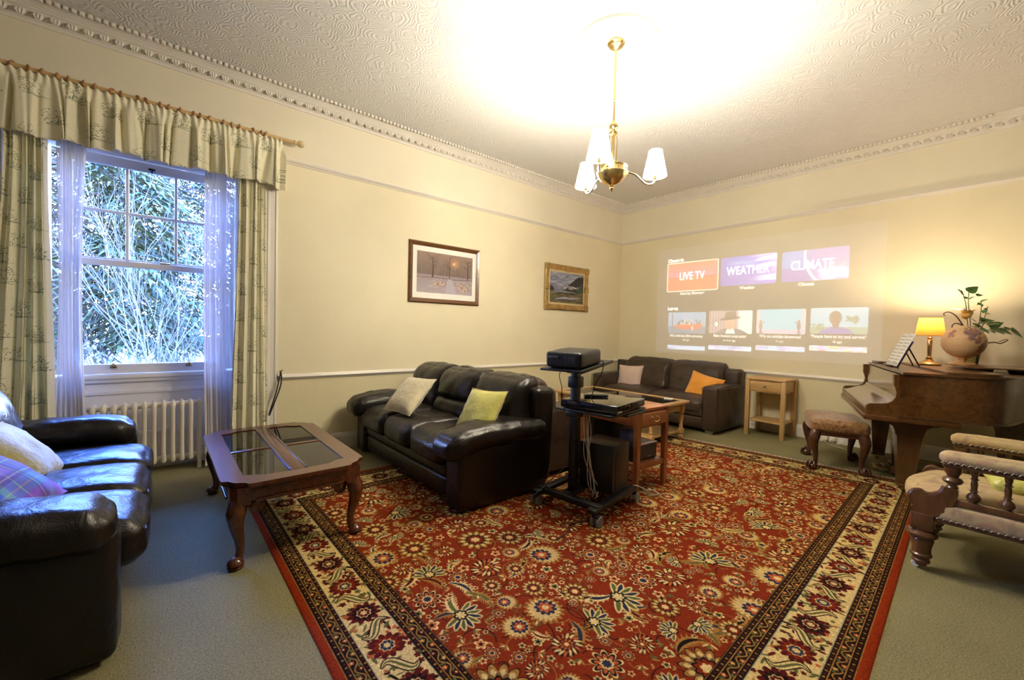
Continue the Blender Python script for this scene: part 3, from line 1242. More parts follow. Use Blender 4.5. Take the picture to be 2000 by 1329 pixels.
OX0, OX1, OZ = -.84, .74, 2.68          # window recess
WB = [(0, .765, 2), (.765, 2.81, 0), (2.81, ZC, 1)]
mb = MB()
for z0, z1, k in WB:
    mb.box(XN, OX0, YW, YW + .45, z0, z1, k)
    mb.box(OX1, XW + .3, YW, YW + .45, z0, z1, k)
mb.box(OX0, OX1, YW, YW + .45, OZ, 2.81, 0)
mb.box(OX0, OX1, YW, YW + .45, 2.81, ZC, 1)
mb.box(OX0, OX1, YW + .32, YW + .45, 0, .78, 0)
struct('wall_left', mb, [M_wall, M_frieze, M_dado], 0)
mb = MB()
for z0, z1, k in WB:
    mb.box(XW, XW + .2, YN, YW, z0, z1, k)
struct('wall_right', mb, [M_wall, M_frieze, M_dado], 0)
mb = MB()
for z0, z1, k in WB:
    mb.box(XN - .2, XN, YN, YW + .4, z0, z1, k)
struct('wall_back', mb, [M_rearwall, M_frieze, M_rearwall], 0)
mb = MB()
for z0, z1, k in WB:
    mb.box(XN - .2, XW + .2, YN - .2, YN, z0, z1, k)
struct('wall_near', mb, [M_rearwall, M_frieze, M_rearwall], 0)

# mouldings: profile (distance from wall, z) run along a wall
def run_left(prof, x0, x1):
    return MB().prism([(YW - d, z) for d, z in prof], 'yz', x0, x1)


def run_right(prof, y0, y1):
    return MB().prism([(XW - d, z) for d, z in prof], 'xz', y0, y1)


CORN = [(0, 3.312), (.014, 3.312), (.018, 3.332), (.026, 3.334), (.040, 3.352), (.062, 3.378), (.080, 3.384), (.084, 3.392),
        (.094, 3.394), (.098, 3.400), (.108, 3.401), (.112, 3.407), (.126, 3.409), (.130, 3.416), (.150, 3.418), (.154, 3.43), (0, 3.43)]
RAIL = [(0, 2.785), (.010, 2.787), (.014, 2.797), (.030, 2.806), (.036, 2.818), (.030, 2.826), (.016, 2.830), (.014, 2.838), (0, 2.840)]
DADO = [(0, .738), (.010, .740), (.013, .750), (.026, .756), (.032, .766), (.028, .775), (.014, .780), (.010, .790), (0, .792)]
BASE = [(0, 0), (.024, 0), (.024, .115), (.020, .128), (.012, .140), (.008, .152), (0, .155)]
corn_l = struct('trim_1', run_left(CORN, XN, XW - .0), M_plaster)
corn_r = struct('trim_2', run_right(CORN, YN, YW - .0), M_plaster)
struct('trim_3', run_left(RAIL, OX1 + .115, XW), M_white)
struct('trim_4', run_right(RAIL, YN, YW), M_white)
struct('trim_5', run_left(DADO, OX1 + .115, XW), M_white)
struct('trim_6', run_right(DADO, YN, YW), M_white)
struct('baseboard_left', run_left(BASE, OX1 + .115, XW), M_white)
struct('baseboard_right', run_right(BASE, YN, YW), M_white)
struct('baseboard_back', run_left(BASE, XN, OX0 - .115), M_white)

# leaf enrichment and beads of the cornice
def leaf_piece():
    m = MB()
    n = 5
    # a little acanthus leaf, curling out at its lower tip
    for sx in (-1, 0, 1):
        m.tube([(sx * .011, 0, .058), (sx * .014, -.016, .034), (sx * .015, -.026, .014), (sx * .008, -.024, .002)],
               [.006, .010, .009, .004], 5)
    m.tube([(.030, 0, .052), (.031, -.006, .030), (.030, -.010, .010)], [.003, .005, .006], 4)
    return m


lp = leaf_piece().build('leaf', M_plaster, corn_l, 60)
lp.location = (-1.30, YW - .032, 3.328)
lp.scale = (1.12, 1.5, 1.0)
ne = 0
x = -1.30 + .082
while x < XW - .10:
    inst(lp, 'leaf', corn_l, (x, YW - .032, 3.328))
    x += .082
y = -.75
while y < YW - .09:
    inst(lp, 'leaf', corn_r, (XW - .032, y, 3.328), (0, 0, -PI / 2))
    y += .082
bead = MB().rbox(-.0130, .0130, -.026, .004, -.026, .002, .006)
b0 = bead.build('dentil', M_plaster, corn_l)
b0.location = (-1.1, YW - .154, ZC - .002)
x = -1.1 + .040
while x < XW - .2:
    inst(b0, 'dentil', corn_l, (x, YW - .154, ZC - .002))
    x += .040
y = .2
while y < YW - .17:
    inst(b0, 'dentil', corn_r, (XW - .154, y, ZC - .002), (0, 0, -PI / 2))
    y += .040

# architrave round the window recess
def arch(x, s):
    m = MB()
    P = [(0, 0), (.105, 0), (.105, .016), (.098, .024), (.086, .026), (.078, .018), (.045, .018), (.038, .024), (.022, .026), (.012, .018), (0, .018)]
    m.prism([(x + s * a, YW - b) for a, b in P], 'xy', 0, OZ + .10)
    return m


struct('trim_7', arch(OX1, 1), M_white)
struct('trim_8', arch(OX0, -1), M_white)
struct('trim_9', MB().rbox(OX0, OX1, YW - .022, YW, OZ, OZ + .10, .006), M_white)
# panelled linings of the recess
mb = MB()
mb.rbox(OX1 - .018, OX1, YW, YW + .30, .0, OZ, .004)
mb.rbox(OX1 - .028, OX1 - .016, YW + .05, YW + .25, .95, OZ - .1, .006)
mb.rbox(OX1 - .028, OX1 - .016, YW + .05, YW + .25, .12, .80, .006)
mb.rbox(OX0, OX0 + .018, YW, YW + .30, .0, OZ, .004)
mb.rbox(OX0 + .016, OX0 + .028, YW + .05, YW + .25, .95, OZ - .1, .006)
mb.rbox(OX0 + .016, OX0 + .028, YW + .05, YW + .25, .12, .80, .006)
mb.rbox(OX0, OX1, YW, YW + .30, OZ - .018, OZ, .004)
struct('trim_10', mb, M_white)
# apron under the window
mb = MB()
mb.box(OX0 + .018, OX1 - .018, YW + .300, YW + .320, .0, .79)
mb.rbox(OX0 + .05, OX1 - .05, YW + .288, YW + .302, .655, .69, .006)
mb.rbox(OX0 + .05, OX1 - .05, YW + .286, YW + .302, .30, .33, .006)
mb.rbox(OX0 + .02, OX1 - .02, YW + .280, YW + .302, .0, .15, .008)
struct('trim_11', mb, M_frame)
# sash window
WY = YW + .31
win = MB()
CXW, HS = -.05, .60
win.rbox(OX0 + .018, CXW - HS, WY - .02, WY + .11, .80, OZ - .018, .004)
win.rbox(CXW + HS, OX1 - .018, WY - .02, WY + .11, .80, OZ - .018, .004)
win.rbox(OX0 + .018, OX1 - .018, WY - .02, WY + .11, 2.625, OZ - .018, .004)
window = struct('window_1', win, M_frame)
sill = MB().rbox(OX0 + .02, OX1 - .02, WY - .05, WY + .14, .785, .822, .010, seg=2)
sill.rbox(OX0 + .02, OX1 - .02, WY - .035, WY + .0, .755, .787, .008)
sill.build('window_sill', M_frame, window)
up = MB()      # upper sash (outer track)
y0, y1 = WY + .055, WY + .09
gx0, gx1 = CXW - .48, CXW + .48
up.rbox(gx0 - .055, gx0, y0, y1, 1.72, 2.62, .004)
up.rbox(gx1, gx1 + .055, y0, y1, 1.72, 2.62, .004)
up.rbox(gx0, gx1, y0, y1, 2.545, 2.62, .004)
up.rbox(gx0, gx1, y0, y1, 1.745, 1.785, .004)
ups = up.build('upper_sash', M_frame, window)
MBX = [gx0 + .32, gx0 + .64]
for mx in MBX:
    MB().rbox(mx - .011, mx + .011, y0 + .003, y1 - .003, 1.785, 2.545, .004).build('glazing_bar', M_frame, ups)
for k in range(3):
    a = gx0 + .32 * k + (.011 if k else 0)
    b = gx0 + .32 * (k + 1) - (.011 if k < 2 else 0)
    MB().rbox(a, b, y0 + .003, y1 - .003, 2.158, 2.180, .004).build('glazing_bar', M_frame, ups)
    for za, zb in ((1.785, 2.158), (2.180, 2.545)):
        MB().box(a, b, y0 + .015, y0 + .018, za, zb).build('pane', M_glasspane, ups, 0)
lo = MB()      # lower sash (inner track)
y0, y1 = WY + .01, WY + .048
lo.rbox(gx0 - .055, gx0, y0, y1, .825, 1.76, .004)
lo.rbox(gx1, gx1 + .055, y0, y1, .825, 1.76, .004)
lo.rbox(gx0, gx1, y0, y1, .825, .905, .004)
lo.rbox(gx0, gx1, y0 - .006, y1, 1.715, 1.765, .004)
los = lo.build('lower_sash', M_frame, window)
MB().box(gx0, gx1, y0 + .015, y0 + .018, .905, 1.715).build('pane', M_glasspane, los, 0)
for lx in (-.292, .202):
    m = MB()
    m.rbox(lx - .022, lx + .022, y0 - .014, y0 + .002, .872, .892, .003)
    m.tube([(lx - .012, y0 - .012, .885), (lx - .010, y0 - .030, .900), (lx, y0 - .034, .912), (lx + .010, y0 - .030, .900), (lx + .012, y0 - .012, .885)], .006, 6)
    m.build('sash_lift', M_brassaged, window)
m = MB()
m.rbox(.0, .07, y0 - .004, y0 + .03, 1.765, 1.778, .004)
m.tube([(.035, y0 + .01, 1.778), (.035, y0 + .01, 1.79), (.01, y0 - .005, 1.792)], [.006, .006, .004], 6)
m.build('sash_lock', M_brassaged, window)
m = MB()
m.rbox(-.075, -.03, WY - .03, WY + .06, 2.545, 2.560, .003)
m.tube([(-.052, WY - .01, 2.55), (-.052, WY - .02, 2.525)], .006, 6)
m.build('sash_catch', M_blackm, window)

# ceiling rose ring
CH = Vector((2.60, 1.97, 0))
rose = MB().lathe([(.250, ZC), (.252, ZC - .010), (.262, ZC - .016), (.270, ZC - .012), (.274, ZC - .018), (.288, ZC - .016), (.294, ZC - .004), (.296, ZC)],
                  (CH.x, CH.y, 0), 72, caps=False)
struct('trim_12', rose, M_plaster)

# ------------------------------------------------------------------ chandelier
def chandelier():
    t = thing('chandelier', 'brass three-arm chandelier with lit white shades hanging from the ceiling rose', 'chandelier', (CH.x, CH.y, ZC))

    def z(a):
        return a - ZC
    MB().lathe([(0, z(ZC)), (.062, z(ZC)), (.064, z(3.415)), (.05, z(3.405)), (.052, z(3.397)), (.03, z(3.385)), (.014, z(3.372)), (0, z(3.370))], n=28).build('canopy', M_brass, t)
    MB().lathe([(.0095, z(3.375)), (.0095, z(3.02)), (.012, z(3.015)), (.012, z(3.0)), (.0075, z(2.995)), (.0075, z(2.84))], n=14).build('rod', M_brass, t)
    m = MB().lathe([(.0, z(2.86)), (.012, z(2.85)), (.014, z(2.842)), (.03, z(2.825)), (.033, z(2.81)), (.028, z(2.795)), (.014, z(2.785)), (.018, z(2.775)), (.032, z(2.765)), (.028, z(2.752)), (.012, z(2.745)), (.012, z(2.52))], n=20)
    for k in range(3):
        a = k * 2 * PI / 3 + .5
        m.tube([(.02 * math.cos(a), .02 * math.sin(a), z(2.755)), (.038 * math.cos(a), .038 * math.sin(a), z(2.70)), (.032 * math.cos(a), .032 * math.sin(a), z(2.51))], .004, 6)
    m.build('stem', M_brass, t)
    m = MB().lathe([(.0, z(2.525)), (.07, z(2.522)), (.105, z(2.516)), (.112, z(2.508)), (.108, z(2.495)), (.110, z(2.470)), (.114, z(2.460)), (.108, z(2.448)),
                    (.095, z(2.425)), (.070, z(2.400)), (.045, z(2.385)), (.025, z(2.378)), (.018, z(2.372))], n=40)
    m.build('bowl', M_brass, t)
    for k in range(9):
        a = 2 * PI * k / 9
        MB().lathe([(0, -.006), (.006, -.004), (.008, 0), (.006, .004), (0, .006)], (.111 * math.cos(a), .111 * math.sin(a), z(2.483)), 8).build('stud', M_brass, t)
    MB().lathe([(.016, z(2.385)), (.02, z(2.370)), (.012, z(2.360)), (.017, z(2.350)), (.008, z(2.338)), (.003, z(2.325)), (0, z(2.322))], n=14).build('finial', M_brass, t)
    r = Vector((.7655, -.643, 0))
    f = Vector((.643, .7655, 0))
    arm = None
    for i, an in enumerate((-2, 119, 243)):
        a = math.radians(an)
        d = r * math.cos(a) - f * math.sin(a)
        R = .325
        m = MB().tube(curve_pts([d * .105 + Vector((0, 0, z(2.470))), d * .14 + Vector((0, 0, z(2.474))), d * .19 + Vector((0, 0, z(2.452))),
                                 d * .25 + Vector((0, 0, z(2.400))), d * .30 + Vector((0, 0, z(2.395))), d * R + Vector((0, 0, z(2.420))), d * R + Vector((0, 0, z(2.452)))], 6), .0065, 8)
        m.lathe([(.0, 0), (.012, .002), (.016, .012), (.009, .02), (.015, .026), (.014, .034), (.0, .036)], tuple(d * R + Vector((0, 0, z(2.428)))), 14)
        m.lathe([(.010, -.004), (.013, .004), (.010, .012)], tuple(d * .108 + Vector((0, 0, z(2.466)))), 10)
        ao = m.build('arm', M_brass, t)
        sh = MB()
        sh.lathe([(.086, z(2.455)), (.047, z(2.645))], tuple(d * R), 28)
        sh.f = [q for q in sh.f if len(q) == 4]
        sh.mi = sh.mi[:len(sh.f)]
        sh.build('shade', M_shadew, t)
        bl = MB().lathe([(0, 0), (.012, .0), (.014, .03), (.024, .065), (.026, .085), (.016, .105), (0, .112)], tuple(d * R + Vector((0, 0, z(2.463)))), 12)
        bl.build('bulb', M_bulb, ao)
        light('chandelier_light', 'POINT', CH + d * R + Vector((0, 0, 2.60)), BULB, (1.0, .90, .74), .035)


chandelier()

# ------------------------------------------------------------------ radiator
def radiator():
    t = thing('radiator', 'cream cast-iron column radiator standing under the window', 'radiator', (-.065, YW + .13, 0))
    n, pitch = 12, .0605
    m = MB()
    for cy in (-.055, .055):
        m.tube([(0, cy, .085), (0, cy, .10), (0, cy, .14), (0, cy, .30), (0, cy, .54), (0, cy, .57), (0, cy, .588)], [.010, .020, .0165, .0155, .0165, .020, .010], 10)
    m.rbox(-.014, .014, -.065, .065, .085, .135, .013, seg=2)
    m.rbox(-.014, .014, -.065, .065, .545, .600, .013, seg=2)
    m.tube([(-.031, 0, .11), (.031, 0, .11)], .022, 10)
    m.tube([(-.031, 0, .568), (.031, 0, .568)], .022, 10)
    s = m.build('radiator_section', M_rad, t)
    for k in range(n):
        x = (k - (n - 1) / 2) * pitch
        if k == 0:
            s.location = (x, 0, 0)
        else:
            inst(s, 'radiator_section', t, (x, 0, 0))
    for k in (0, n - 1):
        x = (k - (n - 1) / 2) * pitch
        for cy in (-.055, .055):
            MB().tube([(x, cy, 0), (x, cy, .03), (x, cy, .10)], [.018, .014, .017], 10).build('foot', M_rad, t)
    x = n / 2 * pitch
    m = MB().tube([(x - .02, 0, .11), (x + .05, 0, .11), (x + .055, 0, .06), (x + .055, 0, .0)], .010, 8)
    m.lathe([(.0, 0), (.018, 0), (.022, .01), (.018, .04), (0, .045)], (x + .055, 0, .115), 12)
    m.build('valve', M_frame, t)
    m = MB().tube([(-x + .02, 0, .568), (-x - .03, 0, .568)], .016, 8)
    m.build('bleed_plug', M_rad, t)


radiator()

# ------------------------------------------------------------------ curtain pole, valance, curtains
POLE_Y, POLE_Z = YW - .115, 2.955
px0, px1 = -1.35, .95
pole = thing('curtain_pole', 'pale pine curtain pole with rings and a ball finial above the window', 'curtain pole', (0, POLE_Y, POLE_Z))
MB().tube([(px0, 0, 0), (px1, 0, 0)], .0165, 16).build('pole', M_pine, pole)
M_pinelt = wood('pine_light', (.62, .48, .24), (.74, .60, .34), .35, 'X', 3, .2)
m = MB().lathe([(.0165, 0), (.022, .004), (.022, .014), (.014, .02), (.018, .028), (.030, .045), (.033, .062), (.027, .080), (.012, .090), (0, .092)])
m.xform(Matrix.Translation((px1, 0, 0)) @ Matrix.Rotation(PI / 2, 4, 'Y'))
m.build('finial', M_pinelt, pole)
mr = MB()
for k in range(20):
    a0 = 2 * PI * k / 20
rp_ = [(0, .0270 * math.cos(2 * PI * k / 20), .0270 * math.sin(2 * PI * k / 20)) for k in range(21)]
mr.tube(rp_, .0068, 8, cap=False)
mr.tube([(0, 0, -.024), (0, .0, -.036)], .003, 5)
ring = mr.build('curtain_ring', M_ringwood, pole)
R = random.Random(12)
xs = [-1.30 + .068 * k + R.uniform(-.016, .016) for k in range(31)]
for k, x in enumerate(xs):
    if k == 0:
        ring.location = (x, 0, -.005)
    else:
        inst(ring, 'curtain_ring', pole, (x, 0, -.005), (0, 0, R.uniform(-.5, .5)))
for bx in (-1.1, .80):
    m = MB().tube([(bx, .0, -.022), (bx, .115, -.022)], .012, 8)
    m.rbox(bx - .018, bx + .018, .100, .115, -.07, .03, .005)
    m.build('bracket', M_pine, pole)


def valance():
    x0, x1 = -1.36, .845
    L = (x1 - x0) + .10
    zt, zb = 2.925, 2.515
    R = random.Random(3)
    ph = [R.uniform(0, 6.3) for _ in range(6)]
    cr = []
    c_ = .02
    while c_ < L:
        cr.append((c_, R.uniform(.026, .058), R.uniform(.008, .017), R.uniform(.10, .30), R.uniform(-.05, .05)))
        c_ += R.uniform(.045, .135)
    CR = np.array(cr)

    def fn(u, v):
        s = u * L
        gather = max(0.0, 1 - v / .22)
        big = min(1.0, v / .30)
        wob = s * 33 + 1.6 * math.sin(s * 5.3 + ph[0]) + 1.1 * math.sin(s * 9.7 + ph[1])
        fine = math.sin(s * 150 + 2 * math.sin(s * 13 + ph[2]))
        off = big * (.022 * math.sin(wob) + .012 * math.sin(wob * 1.9 + ph[3])) * (.6 + .4 * v) + .010 * fine * (gather * .8 + .12)
        off += .010 * math.sin(s * 9 + ph[4]) * v
        cen = CR[:, 0] + CR[:, 4] * v
        st = np.clip((v - CR[:, 3] * .5) / .25, 0, 1)
        off -= float((CR[:, 1] * np.exp(-((s - cen) / CR[:, 2]) ** 2) * st).sum())
        if s < x1 - x0:
            x, y = x0 + s, POLE_Y - .045 - off
            nx = .022 * big * math.cos(wob) * (.4 + .6 * v)
            x += nx
        else:
            x, y = x1 - off * .6, POLE_Y - .030 + (s - (x1 - x0)) * 1.35
        z = zt + (zb - zt) * v + .010 * math.sin(wob * .5 + ph[5]) * v - (.018 if s > x1 - x0 - .06 else 0) * v
        z += .006 * fine * max(0, 1 - v / .06)
        return (x, y, z)
    m = MB().grid(fn, 620, 26, uvfn=lambda u, v: (u * L * 1.35 / .80, -v * (zt - zb) / .80))
    o = m.build('curtain_valance', M_toile, None, 60)
    tag(o, 'gathered toile valance hanging from the pine pole across the window top', 'valance')
    s_ = o.modifiers.new('thick', 'SOLIDIFY')
    s_.thickness = .003


valance()


def drape(name, label, cat, mat_, xt0, xt1, xb0, xb1, zt, zb, y, amp, nf, seed, cloth=2.0, mid=None, uvs=.78, yb=None, thick=.003, group=None):
    R = random.Random(seed)
    p = [R.uniform(0, 6.3) for _ in range(5)]

    def fn(u, v):
        e = v * v * (3 - 2 * v)
        xa, xb = xt0 + (xb0 - xt0) * e, xt1 + (xb1 - xt1) * e
        if mid:
            q = math.sin(PI * v)
            xa += mid[0] * q
            xb += mid[1] * q
        w_ = u * nf * 2 * PI + .9 * math.sin(u * 7 + p[0]) + .5 * math.sin(v * 3 + u * 9 + p[1])
        x = xa + (xb - xa) * u + .25 * (xb - xa) / nf * math.sin(2 * w_) * .3
        off = amp * (math.sin(w_) + .35 * math.sin(w_ * 1.7 + p[2] + v * 2)) * (.75 + .25 * v)
        off += amp * .35 * math.sin(w_ * 3.1 + p[3] + 2.5 * v)
        yy = y + ((yb - y) * e if yb is not None else 0) - off
        return (x, yy, zt + (zb - zt) * v)
    W_ = abs(xt1 - xt0) * cloth
    m = MB().grid(fn, int(nf * 16), 44, uvfn=lambda u, v: (u * W_ / uvs + seed * .37, -v * (zt - zb) / uvs + seed * .21))
    o = m.build(name, mat_, None, 70)
    tag(o, label, cat, group)
    if thick:
        s_ = o.modifiers.new('thick', 'SOLIDIFY')
        s_.thickness = thick
    return o


drape('curtain', 'green toile curtain drawn back behind the leather sofa at the window', 'curtain', M_toile,
      -.80, -.610, -.93, -.575, 2.56, .02, YW - .065, .034, 4.5, 1, 2.6)
drape('curtain', 'green toile curtain drawn back beside the wall by the glass coffee table', 'curtain', M_toile,
      .525, .730, .47, .765, 2.56, .02, YW - .065, .028, 4.0, 2, 2.6)
drape('voile_curtain', 'white voile panel hanging next to the curtain behind the sofa', 'voile curtain', M_sheer,
      -.585, -.425, -.60, -.405, 2.60, .02, YW + .085, .016, 6.5, 3, mid=(.02, -.035), yb=YW + .02, thick=0)
drape('voile_curtain', 'white voile panel hanging next to the curtain by the glass coffee table', 'voile curtain', M_sheer,
      .295, .560, .30, .60, 2.60, .02, YW + .085, .016, 8.0, 4, mid=(-.01, -.02), yb=YW + .02, thick=0)

# black cord loop on the wall hook
cord = thing('tieback_cord', 'black cord tieback loop hanging from a wall hook beside the dado rail', 'tieback', (.872, YW, .815))
m = MB().tube([(0, 0, 0), (0, -.035, .004), (0, -.045, .018)], .003, 6)
m.build('hook', M_brassaged, cord)
pts = curve_pts([(0, -.04, .005), (-.016, -.055, -.07), (-.042, -.075, -.18), (-.080, -.09, -.30), (-.098, -.095, -.36), (-.100, -.096, -.385), (-.080, -.096, -.33),
                 (-.046, -.085, -.24), (-.010, -.07, -.14), (.006, -.052, -.06), (0, -.04, .005)], 6)
m = MB().tube(pts, .0062, 6)
for a in ((-.02, -.05, .02), (.02, -.05, .025), (.006, -.06, .03)):
    m.tube([(0, -.042, .004), a], [.003, .0012], 5)
m.build('cord', M_iron, cord)

# ------------------------------------------------------------------ rug
def rug():
    c00, c10, c11, c01 = Vector((.485, .225)), Vector((5.08, .43)), Vector((4.70, 3.60)), Vector((.470, 3.60))

    def P(u, v):
        a = c00 + (c10 - c00) * u
        b = c01 + (c11 - c01) * u
        return a + (b - a) * v

    def fn(u, v):
        p = P(u, v)
        e = min(u, 1 - u, v, 1 - v)
        z = .009 if e > .001 else .001
        z += .0015 * noise.noise(Vector((p.x * 2, p.y * 2, 0)))
        return (p.x, p.y, z)
    m = MB()
    NU, NV = 60, 44
    us = [0, .0015] + [i / NU for i in range(1, NU)] + [.9985, 1]
    vs = [0, .002] + [i / NV for i in range(1, NV)] + [.998, 1]
    pts, uv, fs = [], [], []
    for v in vs:
        for u in us:
            pts.append(fn(u, v))
            uv.append((u, v))
    n = len(us)
    for j in range(len(vs) - 1):
        for i in range(n - 1):
            fs.append((j * n + i, j * n + i + 1, (j + 1) * n + i + 1, (j + 1) * n + i))
    m.add(pts, fs, 0, uv)
    t = thing('persian_rug', 'large red Persian-style floral rug with cream border on the green carpet', 'rug', (0, 0, 0))
    m.build('pile', M_rug, t, 60)
    fr = MB()      # wool fringe along the far edge
    R = random.Random(6)
    for k in range(420):
        v = (k + .5) / 420
        p = P(1, v)
        q = p + Vector((R.uniform(.05, .085), R.uniform(-.02, .02)))
        fr.add([(p.x - .004, p.y - .0022, .007), (p.x - .004, p.y + .0022, .007), (q.x, q.y + .0015, .002), (q.x, q.y - .0015, .002)], [(0, 1, 2, 3)])
    fo = fr.build('fringe', M_cable, t, 0)
    fo['kind'] = 'stuff'


rug()
# ------------------------------------------------------------------ sofas
def sofa(label, W, loc, rotz, leather_m, seats=3, D=.88, seat_z=.47, arm_z=.60, back_z=.89, arm_w=.26, pad_front=-.07, seat_front=-.02,
         style='roll', group=None, name='leather_sofa', seed=0.0, lumbar=(), cat='sofa'):
    t = thing(name, label, cat, loc, rotz, group)
    hw = W / 2
    inner = hw - arm_w
    # base
    m = MB().rbox(-inner - .02, inner + .02, .05, D - .06, .06, .30, .02)
    m.build('base', leather_m, t)
    m = MB().rbox(-inner - .01, inner + .01, .015, .08, .205, .305, .025, n=(16, 1, 2), seg=3, puff=(0, .006, 0), wr=.004, seed=seed)
    m.build('front_rail', leather_m, t)
    m = MB().rbox(-inner - .01, inner + .01, .025, .08, .05, .200, .025, n=(16, 1, 2), seg=3, puff=(0, .008, 0), wr=.004, seed=seed + 3)
    m.build('front_rail', leather_m, t)
    # back frame
    m = MB().rbox(-hw + .02, hw - .02, D - .20, D, .06, back_z - .07, .05, n=(12, 2, 6), seg=3, wr=.006, seed=seed + 5,
                  fn=lambda q, u: (q.x, q.y - .05 * max(0, (q.z - .4)) / .5 * 0 + .04 * (q.z - .5), q.z))
    m.build('back_frame', leather_m, t)
    # arms
    for s in (-1, 1):
        xa, xb = sorted((s * inner, s * hw))
        if style == 'roll':
            a0, a1 = (xa + .03, xb - .03) if s > 0 else (xa + .03, xb - .03)
            m = MB().rbox(a0, a1, .0, D - .05, .015, arm_z - .10, .035, n=(3, 8, 6), seg=3, puff=(.008, .004, 0), wr=.005, seed=seed + 7 + s)
            arm = m.build('arm', leather_m, t)

            def droop(q, u):
                f = max(0.0, min(1.0, (.28 - q.y) / .36))
                z = q.z - .035 * f * f - (.02 * f if u[2] < 0 else 0)
                z += .012 * math.sin(min(1, max(0, (q.y + .05) / .7)) * PI)
                x = q.x + (q.x - (xa + xb) / 2) * (-.10 * f)
                return (x, q.y, z)
            m = MB().rbox(xa - .02, xb + .03, pad_front, D - .10, arm_z - .16, arm_z, .078, n=(4, 26, 3), seg=5, puff=(.006, .012, .008), wr=.011, wf=8,
                          seed=seed + 11 * s, fn=droop)
            m.build('armrest_pad', leather_m, arm)
        else:
            m = MB().rbox(xa, xb, .0, D - .04, .04, arm_z, .035, n=(4, 16, 8), seg=4, puff=(.006, .010, .008), wr=.007, seed=seed + 13 * s)
            arm = m.build('arm', leather_m, t)
            m = MB()
            for k in (xa + .006, xb - .006):
                m.tube(curve_pts([(k, .012, .08), (k, -.008, .3), (k, -.006, arm_z - .06), (k, .02, arm_z - .01), (k, .3, arm_z + .004), (k, D - .1, arm_z)], 4), .004, 5)
            m.build('piping', leather_m, arm)
    # seat cushions
    sw = 2 * (inner + .01) / seats
    for k in range(seats):
        x0 = -inner - .01 + k * sw

        def fall(q, u):
            f = max(0.0, min(1.0, (.16 - q.y) / .20))
            return (q.x, q.y, q.z - .022 * f * f)
        m = MB().rbox(x0 + .003, x0 + sw - .003, seat_front, .66, seat_z - .19, seat_z, .065, n=(12, 14, 4), seg=4, puff=(.004, .012, .022), wr=.010, wf=7,
                      seed=seed + 17 + k * 5, fn=fall)
        c = m.build('seat_cushion', leather_m, t)
        m = MB()
        pp = [(x0 + .06 + (sw - .12) * i / 10, seat_front + .004 + .004 * math.sin(i), seat_z - .075 + .003 * math.sin(i * 2.1)) for i in range(11)]
        m.tube([(p[0], p[1] - .006, p[2]) for p in pp], .0035, 5)
        m.build('seam', leather_m, c)
    # back cushions
    bw = 2 * (inner + (.15 if style == 'roll' else 0)) / seats
    for k in range(seats):
        x0 = -bw * seats / 2 + k * bw
        z0 = seat_z - .03
        low = z0
        if k in lumbar:
            low = z0 + .145

            def lean0(q, u):
                return (q.x, q.y + .30 * (q.z - z0) - .06, q.z)
            m = MB().rbox(x0 + .01, x0 + bw - .01, .52, .74, z0, z0 + .18, .07, n=(12, 4, 4), seg=4, puff=(.004, .02, .01), wr=.010, wf=9, seed=seed + 31 + k, fn=lean0)
            m.build('lumbar_cushion', leather_m, t)

        def lean(q, u):
            h = (q.z - z0) / (back_z - z0)
            y = q.y + .22 * (q.z - z0)
            y += .05 * max(0, h - .62) ** 2 / .14 * (1 if u[1] < 0 else .3)
            x = q.x + (.012 if k == 0 else -.012 if k == seats - 1 else 0) * h
            return (x, y, q.z)
        m = MB().rbox(x0 + .002, x0 + bw - .002, .50 if k not in lumbar else .49, .74, low, back_z, .065, n=(12, 4, 12), seg=5, puff=(.008, .026, .008), wr=.015, wf=6,
                      seed=seed + 41 + k * 3, fn=lean)
        m.build('back_cushion', leather_m, t)
    # feet
    for sx in (-1, 1):
        for y in (.08, D - .10):
            x = sx * (hw - .12)
            if style == 'roll':
                MB().rbox(x - .04, x + .04, y - .04, y + .04, 0, .07, .01).build('foot', M_darkwood, t)
            else:
                MB().rbox(x - .05, x + .05, y - .03, y + .03, 0, .05, .004).build('foot', M_silver, t)
    return t


sofa('dark brown leather three-seat sofa by the window with a tartan cushion', 2.0, (-.12, 3.055, 0), PI / 2, M_leatherdk, seed=1.0, pad_front=.015, seat_front=-.075,
     seat_z=.455, arm_z=.605)
sofa('dark brown leather three-seat sofa standing on the rug with a lime cushion', 2.0, (1.545, 3.31, 0), -PI / 2, M_leatherdk, seed=2.0, lumbar=(1,), seat_z=.485,
     pad_front=-.10, seat_front=-.035, arm_z=.585)
sofa('brown leather two-seat sofa under the projected picture with an orange cushion', 1.98, (5.30, 3.30, 0), -PI / 2, M_leatherbr, seats=2, D=.87, seat_z=.435, arm_z=.60,
     back_z=.865, arm_w=.20, style='box', seed=3.0, seat_front=.0)
sofa('brown leather armchair standing back to back behind the three-seat sofa', .98, (3.34, 3.00, 0), PI / 2, M_leatherbr, seats=1, D=.86, seat_z=.44, arm_z=.60,
     back_z=.84, arm_w=.20, style='box', seed=4.0, name='leather_armchair', cat='armchair')


